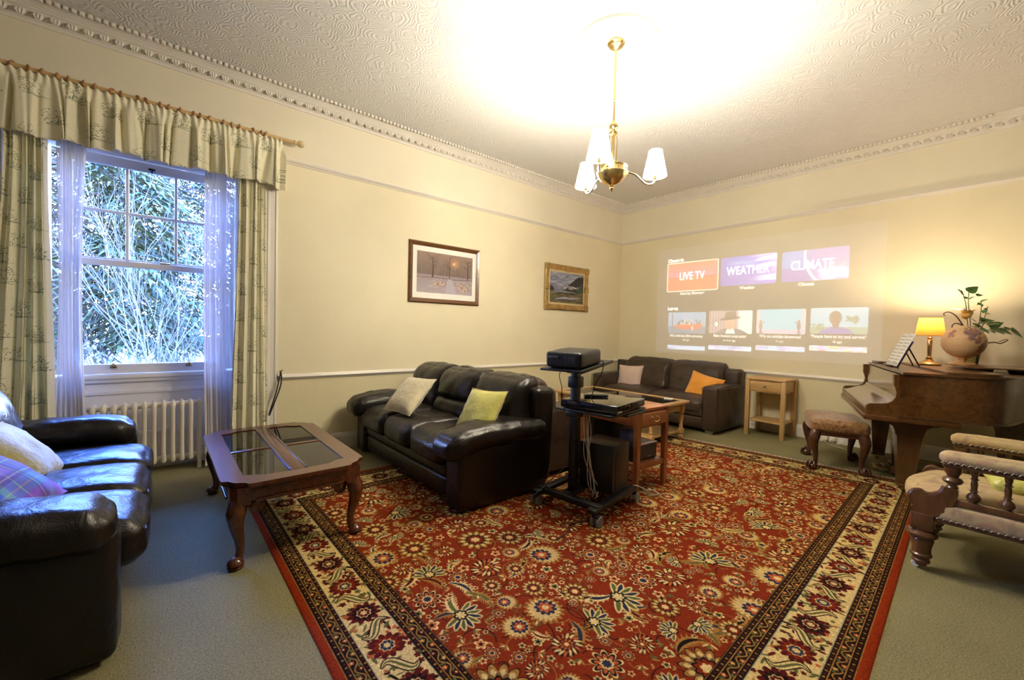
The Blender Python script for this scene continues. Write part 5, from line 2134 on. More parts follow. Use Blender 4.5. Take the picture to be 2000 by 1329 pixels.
def piano():
    t = thing('grand_piano', 'walnut baby grand piano with closed lid standing against the right wall', 'piano', (4.486, .752, 0), PTH)
    W = 1.48

    def outline(e=0.0, front=-.20):
        pts = [(-e, front), (-e, -.66 - e)]
        pts += [(.02 - e, -.74 - e), (.09 - e * .8, -.82 - e), (.22 - e * .6, -.90 - e), (.38, -.99 - e), (.50, -1.10 - e), (.58, -1.22 - e), (.70, -1.31 - e), (.86, -1.34 - e), (1.0 + e * .5, -1.30 - e * .7)]
        pts += [(1.12 + e, -1.18), (1.30 + e, -.92), (W + e, -.62), (W + e, front)]
        return pts
    o = outline()
    m = MB().prism(o, 'xy', .655, .985)
    m.build('rim', M_walnut, t, 40)
    m = MB().prism(outline(.010), 'xy', .642, .660)
    m.build('rim_moulding', M_walnutdk, t, 40)
    lid = MB().prism(outline(.018, -.215 + .0), 'xy', .990, 1.008)
    lo_ = lid.build('lid', M_walnut, t, 40)
    fl = [(p[0] if p[0] > 0 else p[0] + .006, p[1]) for p in outline(.008, -.50) if p[1] > -.92 or True]
    fl = [(-.008, -.47), (-.008, -.66), (.02, -.745), (.10, -.80), (W - .10, -.80), (W - .004, -.60), (W - .004, -.47)]
    MB().prism(fl, 'xy', 1.009, 1.026).build('folded_lid_flap', M_walnut, t, 40)
    # key block cheeks
    cheek = [(.0, .622), (.0, .700), (-.006, .722), (-.022, .734), (-.05, .738), (-.10, .742), (-.135, .750), (-.162, .768), (-.180, .798), (-.186, .835), (-.178, .872), (-.168, .90), (-.166, .985), (-.30, .985), (-.30, .622)]
    for x0, x1 in ((0, .052), (W - .052, W)):
        MB().prism(cheek, 'yz', x0, x1).build('cheek', M_walnut, t, 40)
    # keybed, keyslip, fallboard
    MB().rbox(-.008, W + .008, -.56, .012, .600, .640, .008, seg=2).build('keybed', M_walnut, t)
    MB().rbox(.05, W - .05, -.010, .004, .635, .690, .004).build('key_slip', M_walnut, t)
    fb = curve_pts([(-.004, .692), (.0, .704), (-.02, .716), (-.10, .738), (-.165, .762), (-.19, .80)], 5)
    prof = [(p.x, p.y) for p in [Vector((a[0], a[1], 0)) for a in fb]]
    prof = prof + [(-.20, .80), (-.20, .66), (-.01, .66)]
    MB().prism(prof, 'yz', .053, W - .053).build('fallboard', M_walnutg, t, 50)
    MB().box(.052, W - .052, -.208, -.196, .78, .985).build('front_board', M_walnutg, t)
    m = MB().rbox(.35, W - .35, -.18, -.10, .7595, .764, .002)
    # legs with shaped brackets
    for (lx, ly) in ((.20, -.30), (W - .16, -.30), (.92, -1.12)):
        br = [(-.21, .600), (-.205, .588), (-.17, .574), (-.135, .568), (-.105, .548), (-.092, .515), (-.086, .48), (.086, .48), (.092, .515), (.105, .548), (.135, .568), (.17, .574), (.205, .588), (.21, .600)]
        w2 = .075
        g = MB()
        g.prism([(ly + a, z) for a, z in br], 'yz', lx - w2, lx + w2)
        if ly < -1:
            g.rbox(lx - .08, lx + .08, ly - .08, ly + .08, .59, .65, .004)
        g.add([(lx - .080, ly - .080, .49), (lx + .080, ly - .080, .49), (lx + .080, ly + .080, .49), (lx - .080, ly + .080, .49),
               (lx - .048, ly - .048, .05), (lx + .048, ly - .048, .05), (lx + .048, ly + .048, .05), (lx - .048, ly + .048, .05)],
              [(0, 1, 2, 3), (7, 6, 5, 4), (0, 4, 5, 1), (1, 5, 6, 2), (2, 6, 7, 3), (3, 7, 4, 0)])
        g.rbox(lx - .055, lx + .055, ly - .055, ly + .055, .045, .068, .006)
        lg = g.build('leg', M_walnutleg, t, 30)
        q = MB().lathe([(0, -.012), (.02, -.012), (.024, 0), (.02, .012), (0, .012)], n=12).xform(Matrix.Translation((lx, ly, .024)) @ Matrix.Rotation(PI / 2, 4, 'X'))
        q.rbox(lx - .02, lx + .02, ly - .02, ly + .02, .03, .048, .004)
        q.build('caster', M_brassaged, lg)
    # pedal lyre
    cx, cy = .74, -.34
    m = MB()
    m.rbox(cx - .075, cx - .035, cy - .02, cy + .02, .09, .60, .006)
    m.rbox(cx + .035, cx + .075, cy - .02, cy + .02, .09, .60, .006)
    m.rbox(cx - .12, cx + .12, cy - .06, cy + .06, .03, .10, .008)
    m.build('pedal_lyre', M_darkwood, t)
    for k in (-1, 1):
        MB().tube([(cx + k * .012, cy, .10), (cx + k * .012, cy, .60)], .004, 6).build('pedal_rod', M_brassaged, t)
        MB().rbox(cx + k * .04 - .016, cx + k * .04 + .016, cy + .05, cy + .17, .045, .056, .005).build('pedal', M_brass, t)
    return t


piano()
ZL = 1.027


def on_piano(x, y, z=1.008):
    return PM @ Vector((x, y, z))


# music on a folding stand
ms = thing('music_stand', 'open sheet music resting on a small folding stand on the piano lid', 'sheet music')
ms.matrix_world = PM @ Matrix.Translation((.855, -.285, 1.009))
tilt = Matrix.Rotation(math.radians(22), 4, 'X')
for k, (xa, xb) in enumerate(((-.232, 0), (0, .232))):
    def fn(u, v, xa=xa, xb=xb):
        x = xa + (xb - xa) * u
        b = .012 * math.sin(u * PI)
        return (x, .0 + b, .010 + .325 * v)
    m = MB().grid(fn, 8, 6)
    m.xform(tilt)
    o = m.build('page', M_score[k], ms, 60)
    s_ = o.modifiers.new('t', 'SOLIDIFY')
    s_.thickness = .002
m = MB().rbox(-.15, .15, -.022, -.010, .006, .24, .004)
m.rbox(-.16, .16, -.012, .030, .0, .010, .003)
m.xform(tilt)
m.tube([(-.10, -.10, .20), (-.11, -.19, .002)], .006, 6)
m.tube([(.10, -.10, .20), (.11, -.19, .002)], .006, 6)
m.build('book_rest', M_darkwood, ms)
m = MB().rbox(-.12, .12, -.038, -.024, .006, .275, .004)
m.xform(tilt)
m.build('song_book', M_bluefab, ms)
sm = MB().rbox(-.09, .09, -.035, .035, 0, .022, .004)
sm.xform(PM @ Matrix.Translation((1.33, -.28, 1.009)) @ Matrix.Rotation(.15, 4, 'Z'))
tag(sm.build('wooden_box', M_darkwood), 'flat dark wooden box on the piano lid behind the sheet music', 'box')


# table lamp
def lamp():
    p = on_piano(1.06, -.60, ZL)
    t = thing('table_lamp', 'lit brass table lamp with an amber shade standing on the piano', 'table lamp', p)
    MB().lathe([(0, 0), (.085, 0), (.088, .006), (.086, .014), (.078, .018), (.072, .026), (.050, .034), (.034, .042), (.028, .055), (.020, .062), (0, .064)], n=28).build('base', M_brassaged, t)
    MB().lathe([(.018, .06), (.026, .066), (.026, .074), (.018, .082), (.0165, .09), (.019, .17), (.019, .24), (.014, .25), (.021, .256), (.021, .264), (.012, .272), (.012, .30)], n=20).build('stem', M_brass, t)
    m = MB().lathe([(.108, .285), (.1065, .289), (.0835, .452), (.082, .456)], n=40)
    m.f = [q for q in m.f if len(q) == 4]
    m.mi = m.mi[:len(m.f)]
    sh = m.build('lamp_shade', M_shadeo, t)
    m = MB()
    for r, z in ((.108, .285), (.083, .456)):
        m.tube([(r * math.cos(2 * PI * k / 36), r * math.sin(2 * PI * k / 36), z) for k in range(37)], .003, 5, cap=False)
    m.build('shade_trim', M_piping, sh)
    m = MB()
    for k in range(3):
        a = 2 * PI * k / 3
        m.tube([(.012, 0, .30), (.04 * math.cos(a), .04 * math.sin(a), .44), (.083 * math.cos(a), .083 * math.sin(a), .455)], .002, 5)
    m.build('shade_carrier', M_brass, t)
    MB().lathe([(0, .298), (.013, .298), (.014, .32), (.027, .355), (.027, .375), (.016, .395), (0, .40)], n=14).build('bulb', M_bulb, t)
    light('table_lamp_light', 'POINT', p + Vector((0, 0, .43)), LAMPW, (1.0, .76, .47), .025)


lamp()

# thin board on two dark feet, globe, vase
bd = thing('display_board', 'thin wooden board on two dark feet lying across the piano lid under the globe', 'board')
bd.matrix_world = PM @ Matrix.Translation((.62, -.86, ZL - .018))
MB().rbox(-.16, .40, -.30, .16, .034, .046, .004).build('board', M_walnut, bd)
for (x, y) in ((-.06, .07), (-.02, -.20)):
    MB().lathe([(0, 0), (.075, 0), (.085, .012), (.090, .034), (0, .034)], (x, y, 0), 24).build('foot', M_black, bd)


def globe():
    p = PM @ Vector((.80, -.76, ZL + .028))
    t = thing('globe', 'antique-style tan desk globe standing on the piano in front of the vase', 'globe', p, 2.4)
    Rg, zc = .145, .205
    m = MB()

    def fn(u, v):
        a, b = u * 2 * PI, PI * (v - .5)
        return (Rg * math.cos(b) * math.cos(a), Rg * math.cos(b) * math.sin(a), zc + Rg * math.sin(b))
    m.grid(fn, 48, 28, uvfn=lambda u, v: (u, v))
    m.build('sphere', M_globe, t, 80)
    MB().lathe([(0, 0), (.085, 0), (.088, .010), (.070, .018), (.040, .026), (.026, .040), (.030, .052), (.040, .066), (0, .07)], n=28).build('base', mat('globe_base', (.52, .30, .12), .35), t)
    m = MB().tube([(.02, .03, .01), (.03, .055, .04), (.035, .06, .075)], .005, 6)
    m.build('bracket', M_brassaged, t)
    return p


gp = globe()


def leafmesh(L, Wd, mat_, fold=.15):
    m = MB()
    c = [(0, 0, 0), (L * .25, Wd * .42, .0), (L * .08, Wd * .28, 0)]
    pts = [(0, 0), (-.06 * L, .30 * Wd), (.10 * L, .50 * Wd), (.40 * L, .42 * Wd), (.72 * L, .20 * Wd), (L, 0)]
    vs = [(x, 0, -.10 * L * (x / L) ** 2) for x, y in pts]
    n = len(pts)
    vs += [(x, y, fold * y - .10 * L * (x / L) ** 2) for x, y in pts[1:-1]]
    vs += [(x, -y, fold * y - .10 * L * (x / L) ** 2) for x, y in pts[1:-1]]
    fs = []
    k = n - 2
    for s, off in ((1, n), (-1, n + k)):
        fs.append((0, 1, off) if s > 0 else (0, off, 1))
        for i in range(k - 1):
            q = (1 + i, 2 + i, off + i + 1, off + i)
            fs.append(q if s > 0 else q[::-1])
        q = (k, n - 1, off + k - 1)
        fs.append(q if s > 0 else q[::-1])
    return m.add(vs, fs)


def vase():
    # behind the globe, towards the wall
    p = PM @ Vector((.98, -.86, ZL))
    t = thing('flower_vase', 'glass vase of ivy, a yellow rose and curly twigs behind the globe', 'vase of flowers', p)
    m = MB().lathe([(.040, 0), (.045, .006), (.055, .10), (.075, .22), (.088, .30), (.085, .30), (.072, .22), (.052, .10), (.040, .012), (0, .012)], n=24)
    m.build('vase', M_vase, t)
    R = random.Random(31)
    rt = Vector((.7655, -.643, 0))          # towards the right of the room
    tw = Vector((-.643, -.7655, 0))         # towards the seats
    leaf0 = leafmesh(.06, .055, M_ivy)
    me_g = leaf0.mesh('leaf', M_ivy, 0)
    me_y = leafmesh(.05, .05, M_ivyy).mesh('leaf', M_ivyy, 0)

    def put(pos, dirv, up, s, me):
        X = Vector(dirv).normalized()
        Z = Vector(up)
        Z = (Z - X * Z.dot(X)).normalized()
        Y = Z.cross(X)
        o = bpy.data.objects.new('leaf', me)
        COL.objects.link(o)
        o.parent = t
        o.matrix_local = Matrix(((X.x * s, Y.x * s, Z.x * s, pos.x), (X.y * s, Y.y * s, Z.y * s, pos.y), (X.z * s, Y.z * s, Z.z * s, pos.z), (0, 0, 0, 1)))

    def P(r, z, f=0.0):
        return rt * r + tw * f + Vector((0, 0, z))
    stems = [
        [P(-.02, .25), P(-.05, .42), P(-.07, .56), P(-.10, .66), P(-.12, .70)],
        [P(.0, .25), P(-.03, .46), P(-.05, .60), P(-.05, .70)],
        [P(.03, .25), P(.06, .42), P(.07, .54), P(.065, .60)],
        [P(.04, .25), P(.09, .38), P(.11, .48), P(.13, .56)],
        [P(.06, .28), P(.12, .34), P(.18, .35), P(.26, .36), P(.34, .36), P(.40, .33)],
        [P(.02, .28), P(.03, .36, .04), P(.05, .42, .06)],
    ]
    for s in stems:
        MB().tube(curve_pts(s, 5), .0032, 6).build('stem', M_stem, t)
    big = [(P(-.11, .67), P(-1, .8, .2), 1.25), (P(-.05, .69), P(.9, .7, .2), 1.5), (P(-.03, .43, .03), P(-.8, .3, .6), 1.2), (P(.10, .40, .03), P(.5, .1, .8), 1.3), (P(.02, .35, .05), P(.1, -.4, .8), 1.3), (P(.12, .36, .04), P(.8, -.2, .6), 1.2), (P(.06, .60), P(.3, .5, .9), .9), (P(.02, .66), P(1, .05, .5), .8),
           (P(.36, .345), P(.9, -.55, .2), 2.0), (P(.30, .36), P(1, .2, 0), .9), (P(.24, .35), P(.6, -.35, .6), 1.6), (P(.19, .35), P(.3, -.4, .8), 1.5), (P(.17, .37), P(.5, .5, .5), 1.5),
           (P(.14, .34), P(-.2, -.2, .9), 1.4), (P(.05, .40), P(.3, .2, .9), 1.3), (P(.03, .38), P(-.5, .3, .8), 1.3), (P(.08, .42), P(.7, .2, .7), 1.4), (P(.0, .38), P(-.6, -.2, .8), 1.2),
           (P(.07, .36), P(.3, -.5, .8), 1.1), (P(.21, .39), P(-.3, .5, .7), 1.1)]
    for pos, d, s in big:
        put(pos, d, (-.5, -.6, .8), s, me_g)
    for s in stems[:4]:
        c = curve_pts(s, 6)
        for k in range(7, len(c), 3):
            d = P(R.uniform(-1, 1), R.uniform(-.3, .8), R.uniform(-.2, .9))
            put(c[k] + d * .006, d, (-.5, -.6, R.uniform(.3, 1)), R.uniform(.45, .8), me_y if R.random() < .45 else me_g)
    # yellow rose
    rc = P(-.095, .465, .03)
    m = MB()
    for k in range(16):
        a = k * 2.4
        r = .012 + .0022 * k
        q = leafmesh(.042 + .002 * k, .058 + .0015 * k, None, .5)
        q.xform(Matrix.Translation(rc) @ Matrix.Rotation(a, 4, 'Z') @ Matrix.Rotation(-1.5 + k * .04, 4, 'Y') @ Matrix.Translation((r * .25, 0, -.004)))
        m.add(q.v, q.f)
    m.rbox(rc.x - .034, rc.x + .034, rc.y - .034, rc.y + .034, rc.z - .018, rc.z + .036, .030, n=(2, 2, 2), seg=3, wr=.006, wf=40)
    m.build('rose', M_rose, t, 50)
    m = MB()
    wc = P(-.09, .52, -.02)
    for k in range(8):
        q = leafmesh(.07, .035, None, .2)
        q.xform(Matrix.Translation(wc) @ Matrix.Rotation(k * PI / 4, 4, 'Z') @ Matrix.Rotation(-.35, 4, 'Y'))
        m.add(q.v, q.f)
    m.build('white_flower', M_whitepetal, t, 50)
    # curly twigs
    for pts in ([P(-.02, .29), P(-.10, .40), P(-.16, .47), P(-.22, .50), P(-.265, .49), P(-.265, .47), P(-.25, .475)],
                [P(-.02, .28), P(-.09, .375), P(-.15, .40), P(-.185, .38), P(-.18, .345), P(-.155, .335), P(-.145, .35)],
                [P(-.02, .26), P(-.12, .29), P(-.17, .31), P(-.20, .33)],
                [P(.06, .22, .03), P(.15, .235, .05), P(.20, .225, .05), P(.25, .245, .05), P(.27, .26, .05), P(.24, .26, .05), P(.19, .24, .05)],
                [P(.0, .28, .04), P(-.05, .35, .05), P(-.09, .35, .05), P(-.13, .355, .05)]):
        c = curve_pts(pts, 6)
        MB().tube(c, [.006 - .0035 * i / len(c) for i in range(len(c))], 6).build('twig', M_twig, t)


vase()


# ------------------------------------------------------------------ wooden armchair with spindles
def armchair():
    t = thing('spindle_armchair', 'Victorian walnut armchair with turned spindles and tapestry upholstery on the right', 'armchair', (3.56, 0, 0))
    X0, X1 = 3.235 - 3.56, 3.905 - 3.56      # side planes (near, far)
    leg_p = [(.020, .018), (.024, .022), (.024, .035), (.038, .040), (.040, .050), (.034, .058), (.037, .068), (.045, .075), (.047, .085), (.041, .092), (.040, .12), (.050, .165), (.046, .175), (.064, .188), (.068, .202), (.060, .216), (.046, .222), (.050, .23)]
    for x in (X0 + .02, X1 - .02):
        m = MB().lathe(leg_p, (x, .278, 0), 20)
        m.rbox(x - .047, x + .047, .232, .325, .228, .318, .005)
        lg = m.build('leg', M_chairwood, t, 35)
        c = MB().lathe([(0, -.010), (.016, -.010), (.018, 0), (.016, .010), (0, .010)], n=12).xform(Matrix.Translation((x, .30, .018)) @ Matrix.Rotation(PI / 2, 4, 'Y'))
        c.build('caster', M_sheet, lg)
        m = MB().tube([(x, -.50, .31), (x, -.53, .16), (x, -.58, .0)], [.026, .024, .017], 8)
        m.build('leg', M_chairwood, t)
    # scrolled front blocks
    sc = [(.225, .316), (.325, .316), (.326, .345), (.318, .352), (.332, .372), (.334, .395), (.326, .416), (.312, .430), (.296, .434), (.280, .428), (.268, .420), (.254, .424), (.236, .432), (.218, .446), (.202, .468), (.196, .490), (.150, .490), (.146, .465), (.152, .43), (.165, .395), (.185, .36), (.215, .335)]
    for x in (X0 + .005, X1 - .005):
        m = MB().prism(sc, 'yz', x - .026, x + .026)
        m.tube(curve_pts([(x, .330, .372), (x, .336, .395), (x, .327, .420), (x, .312, .434), (x, .294, .437), (x, .276, .427), (x, .254, .427), (x, .232, .438), (x, .212, .456), (x, .200, .485)], 4), .012, 8)
        m.build('front_scroll', M_chairwood, t, 40)
        m = MB().lathe([(.020, .485), (.026, .492), (.020, .500), (.018, .506), (.036, .516), (.042, .528), (.036, .540), (.022, .548), (.026, .560), (.034, .572), (.036, .60)], (x, .172, 0), 18)
        m.build('arm_post', M_chairwood, t, 40)
        # spindles
        for y in (.094, -.020, -.134, -.248, -.362):
            MB().lathe([(.018, .415), (.018, .428), (.014, .434), (.024, .446), (.028, .458), (.024, .472), (.013, .484), (.012, .490), (.019, .494), (.012, .500), (.014, .53), (.011, .550), (.018, .555), (.011, .562), (.015, .585), (.016, .610)], (x, y, 0), 14).build('spindle', M_chairwood, t, 40)
        MB().rbox(x - .022, x + .022, -.52, .175, .398, .432, .005).build('side_rail', M_chairwood, t)
        # arm
        MB().rbox(x - .036, x + .036, -.52, .212, .600, .622, .008, seg=2).build('arm_rail', M_chairwood, t)
        m = MB().rbox(x - .042, x + .042, -.52, .222, .614, .682, .033, n=(3, 18, 2), seg=4, puff=(.003, .004, .006), wr=.003, wf=14)
        pad = m.build('arm_pad', M_tapestry, t, 70)
        m = MB()
        for k in range(30):
            for s in (-1, 1):
                y = .205 - k * .024
                m.tube([(x + s * .041, y + .008, .620), (x + s * .043, y, .630), (x + s * .041, y - .010, .627)], .004, 5)
        g = m.build('gimp_braid', M_braid, pad)
        g['kind'] = 'stuff'
        # upholstered side below the rail
        s = -1 if x < 0 else 1
        m = MB().rbox(x - .024, x + .024, -.52, .225, .308, .398, .018, n=(2, 14, 4), seg=3, puff=(.010, 0, 0), wr=.003)
        sp = m.build('side_panel', M_tapestry, t, 70)
        m = MB()
        for k in range(30):
            y = .215 - k * .024
            m.tube([(x + s * .026, y + .008, .310), (x + s * .030, y, .318), (x + s * .026, y - .010, .315)], .004, 5)
        m.build('gimp_braid', M_braid, sp)['kind'] = 'stuff'
        MB().rbox(x - .018, x + .018, -.52, .235, .288, .310, .005).build('seat_rail', M_chairwood, t)
    # seat
    hw = X1 - .03

    def bow(q, u):
        f = 1 - u[0] ** 2
        return (q.x, q.y + (.075 * f + .02) * max(0, u[1]) ** 2, q.z + .035 * (u[2] > 0) * (1 - u[0] ** 2) * (1 - u[1] ** 4))
    MB().rbox(X0 + .03, hw, -.50, .285, .315, .435, .055, n=(16, 16, 3), seg=4, puff=(0, .010, .006), wr=.004, fn=bow).build('seat', M_tapestry, t, 70)
    MB().rbox(X0 + .03, hw, -.50, .275, .285, .325, .01, n=(16, 10, 1), fn=lambda q, u: (q.x, q.y + .07 * (1 - u[0] ** 2) * max(0, u[1]) ** 2, q.z)).build('front_rail', M_chairwood, t, 40)
    # back, behind the frame edge
    MB().rbox(X0 + .03, hw, -.60, -.48, .45, 1.0, .05, n=(8, 2, 8), seg=3, puff=(0, .03, 0), fn=lambda q, u: (q.x, q.y - .22 * (q.z - .45), q.z)).build('backrest', M_tapestry, t, 70)
    for x in (X0 + .015, X1 - .015):
        MB().tube([(x, -.53, .28), (x, -.54, .6), (x, -.66, 1.05)], [.026, .024, .02], 8).build('back_post', M_chairwood, t)


armchair()
m = MB().rbox(-.21, .21, -.20, .20, 0, .075, .036, n=(14, 14, 2), seg=3, puff=(.0, .0, .016), wr=.012, wf=11)
m.xform(Matrix.Translation((3.66, -.135, .462)) @ Matrix.Rotation(.12, 4, 'Z'))
tag(m.build('cushion', M_green_cush, None, 80), 'yellow-green silk cushion lying flat on the Victorian armchair seat', 'cushion')


# ------------------------------------------------------------------ pictures on the window wall
def picture(label, x0, x1, z0, z1, fw, mat_frame, mat_img, mount, mat_mount, ornate=False):
    t = thing('framed_picture', label, 'picture', ((x0 + x1) / 2, YW, (z0 + z1) / 2))
    hx, hz = (x1 - x0) / 2, (z1 - z0) / 2
    prof = [(0, 0), (0, .018), (.25, .030), (.45, .026), (.60, .022), (.85, .014), (1.0, .010), (1.0, 0)]
    fr = MB()
    c = [(-1, -1), (1, -1), (1, 1), (-1, 1)]
    n = len(prof)
    vs = []
    for (sx, sz) in c:
        for a, d in prof:
            vs.append((sx * (hx - a * fw), -d, sz * (hz - a * fw)))
    fs = []
    for k in range(4):
        k2 = (k + 1) % 4
        for i in range(n - 1):
            fs.append((k * n + i, k2 * n + i, k2 * n + i + 1, k * n + i + 1))
    fr.add(vs, fs)
    f = fr.build('frame', mat_frame, t, 25)
    if ornate:
        m = MB()
        for sx in (-1, 1):
            for sz in (-1, 1):
                m.rbox(sx * (hx - fw * .5) - fw * .52, sx * (hx - fw * .5) + fw * .52, -.036, -.016, sz * (hz - fw * .5) - fw * .52, sz * (hz - fw * .5) + fw * .52, .012, seg=2, n=(4, 1, 4), wr=.008, wf=60)
        m.rbox(-.05, .05, -.034, -.016, hz - fw, hz, .008, seg=2)
        m.rbox(-.05, .05, -.034, -.016, -hz, -hz + fw, .008, seg=2)
        for s in (-1, 1):
            m.rbox(s * (hx - fw * .5) - fw * .5, s * (hx - fw * .5) + fw * .5, -.034, -.016, -.045, .045, .008, seg=2)
        m.build('frame_ornament', mat_frame, f)
    MB().box(-hx + fw, hx - fw, -.009, -.004, -hz + fw, hz - fw).build('mount', mat_mount, t)
    q = (-hx + fw + mount[0], hx - fw - mount[0], -hz + fw + mount[1], hz - fw - mount[2])
    m = MB().grid(lambda u, v: (q[0] + (q[1] - q[0]) * u, -.0105, q[2] + (q[3] - q[2]) * v), 1, 1)
    m.build('print', mat_img, t, 0)
    MB().box(-hx + .01, hx - .01, -.004, 0, -hz + .01, hz - .01).build('backing', M_darkwood, t)


M_pframe = wood('picture_frame_brown', (.07, .028, .010), (.17, .075, .025), .3, 'X', 3, .3)
M_slip = mat('gilt_slip', (.62, .52, .28), .5, .2, var=.1)
picture('brown framed snowy sheep picture with white mount, left of the gilt frame', 2.168, 3.150, 1.562, 2.272, .052, M_pframe, M_winter, (.052, .068, .060), M_sheet)
picture('ornate gilt framed mountain landscape painting near the room corner', 4.335, 5.312, 1.580, 2.268, .085, M_gold, M_glen, (.028, .028, .028), M_slip, True)

# ------------------------------------------------------------------ sockets at the stool
sk = thing('wall_socket', 'white double socket with two plugs on the skirting behind the piano stool', 'socket', (XW - .024, 1.36, .055))
MB().rbox(-.012, 0, -.075, .075, -.045, .045, .005).build('plate', M_white, sk)
for y in (-.036, .036):
    m = MB().rbox(-.045, -.010, y - .024, y + .024, -.028, .022, .008, seg=2)
    m.tube([(-.030, y, -.028), (-.034, y, -.042)], .004, 6)
    m.build('plug', M_rad, sk)
m = MB().tube(curve_pts([(-.034, .036, -.040), (-.07, .02, -.050), (-.16, -.06, -.051), (-.22, -.16, -.051), (-.26, -.24, -.051), (-.32, -.26, -.051), (-.36, -.24, -.051)], 6), .0035, 6)
m.build('cord', M_cable, sk)
m = MB().tube(curve_pts([(-.034, -.036, -.040), (-.06, -.05, -.048), (-.04, -.12, -.035), (-.012, -.22, .10), (-.010, -.40, .105), (-.010, -.7, .10)], 6), .003, 6)
m.build('cord', M_cable, sk)
m = MB().tube(curve_pts([(5.60, .80, .006), (5.50, .76, .006), (5.40, .79, .006), (5.32, .74, .006), (5.40, .70, .006), (5.52, .69, .006)], 6), .004, 6)
tag(m.build('floor_cable', M_cable), 'pale cable lying on the carpet beside the piano pedals', 'cable')

# ------------------------------------------------------------------ projected picture
pr = thing('projected_picture', 'television menu projected on the right wall above the two-seat sofa', 'projection', (XW - .002, 0, 0))
XP = 0.0
K = .52


def wallquad(name, y0, y1, z0, z1, mat_, d=.0, corner=.02):
    """y0 = left (larger), y1 = right"""
    m = MB()
    r = corner
    pts = []
    for (cy, cz, a0) in ((y0 - r, z1 - r, 90), (y0 - r, z0 + r, 180), (y1 + r, z0 + r, 270), (y1 + r, z1 - r, 0)):
        for k in range(5):
            a = math.radians(a0 + 90 * k / 4)
            pts.append((cy - r * math.cos(a), cz + r * math.sin(a)))
    vs = [(-d, y, z) for y, z in pts]
    m.add(vs, [tuple(range(len(vs)))], 0, [((y0 - y) / (y0 - y1), (z - z0) / (z1 - z0)) for y, z in pts])
    return m.build(name, mat_, pr, 0)


def words(txt, yc, zc, size, mat_, align='CENTER', sx=1.0, bold=0.0, d=.004, parent=None):
    cu = bpy.data.curves.new('lettering', 'FONT')
    cu.body = txt
    cu.size = size
    cu.align_x = align
    cu.align_y = 'CENTER'
    cu.offset = bold
    tmp = bpy.data.objects.new('lettering_src', cu)
    COL.objects.link(tmp)
    dg = bpy.context.evaluated_depsgraph_get()
    me = bpy.data.meshes.new_from_object(tmp.evaluated_get(dg))
    bpy.data.objects.remove(tmp)
    me.name = 'lettering'
    me.materials.clear()
    me.materials.append(mat_)
    o = bpy.data.objects.new('lettering', me)
    COL.objects.link(o)
    o.parent = parent or pr
    o.matrix_local = Matrix(((0, 0, -1, -d), (-sx, 0, 0, yc), (0, 1, 0, zc), (0, 0, 0, 1)))
    return o


M_beam = beam('beam_field', (.55, .62, 1.0), .045)
M_beamw = beam('beam_white', (.95, .97, 1.0), .75)
M_beamw2 = beam('beam_caption', (.95, .97, 1.0), .5)
wallquad('light_field', 3.73, .93, .96, 2.60, M_beam, .001, .004)
for k, (y0, y1, z0, z1) in enumerate(((3.57, 2.765, 1.920, 2.375), (2.735, 2.015, 1.965, 2.370), (1.955, 1.255, 1.968, 2.358))):
    mm = img_mat('beam_banner_%d' % k, banner(k), emit=K * (1.15 if k == 0 else .95), add=True, ext='EXTEND')
    wallquad('channel_panel', y0, y1, z0, z1, mm, .002, .025)
words('LIVE TV', 3.167, 2.15, .165, M_beamw, sx=.72, bold=.0015)
words('WEATHER', 2.375, 2.165, .165, M_beamw, sx=.72, bold=.0015)
words('CLIMATE', 1.625, 2.165, .165, M_beamw, sx=.70, bold=.0015)
words('Channels', 3.56, 2.41, .07, M_beamw, 'LEFT', 1.0, .002)
words('Saturday Showcase', 3.15, 1.888, .055, M_beamw2, sx=.9, bold=.0015)
words('Weather', 2.37, 1.925, .06, M_beamw2, sx=.9, bold=.0015)
words('Climate', 1.68, 1.928, .06, M_beamw2, sx=.9, bold=.0015)
words('Latest', 3.54, 1.655, .07, M_beamw, 'LEFT', 1.0, .002)
CAPS = (('RNLI celebrates 200th anniversary', '10h ago'), ('Make Scotland great again!', 'An hour ago'), ('Why are airships dangerous?', '3h ago'), ('"People have to try and survive"', '4h ago'))
TH = ((3.525, 2.925, 1.268, 1.598), (2.875, 2.285, 1.284, 1.612), (2.232, 1.663, 1.296, 1.620), (1.616, 1.057, 1.312, 1.626))
for k, (y0, y1, z0, z1) in enumerate(TH):
    wallquad('thumbnail', y0, y1, z0, z1, img_mat('beam_thumb_%d' % k, thumb(k), emit=K * .8, add=True, ext='EXTEND'), .002, .02)
    words(CAPS[k][0], (y0 + y1) / 2, z0 - .035, .052, M_beamw2, sx=(.72 if k == 0 else .80), bold=.001)
    words(CAPS[k][1], (y0 + y1) / 2, z0 - .098, .040, M_beamw2, sx=.85, bold=.0005)
    wallquad('thumbnail_strip', y0, y1, 1.018 + k * .027, 1.082 + k * .027, img_mat('beam_strip_%d' % k, make_strip(k), emit=K, add=True, ext='EXTEND'), .002, .008)
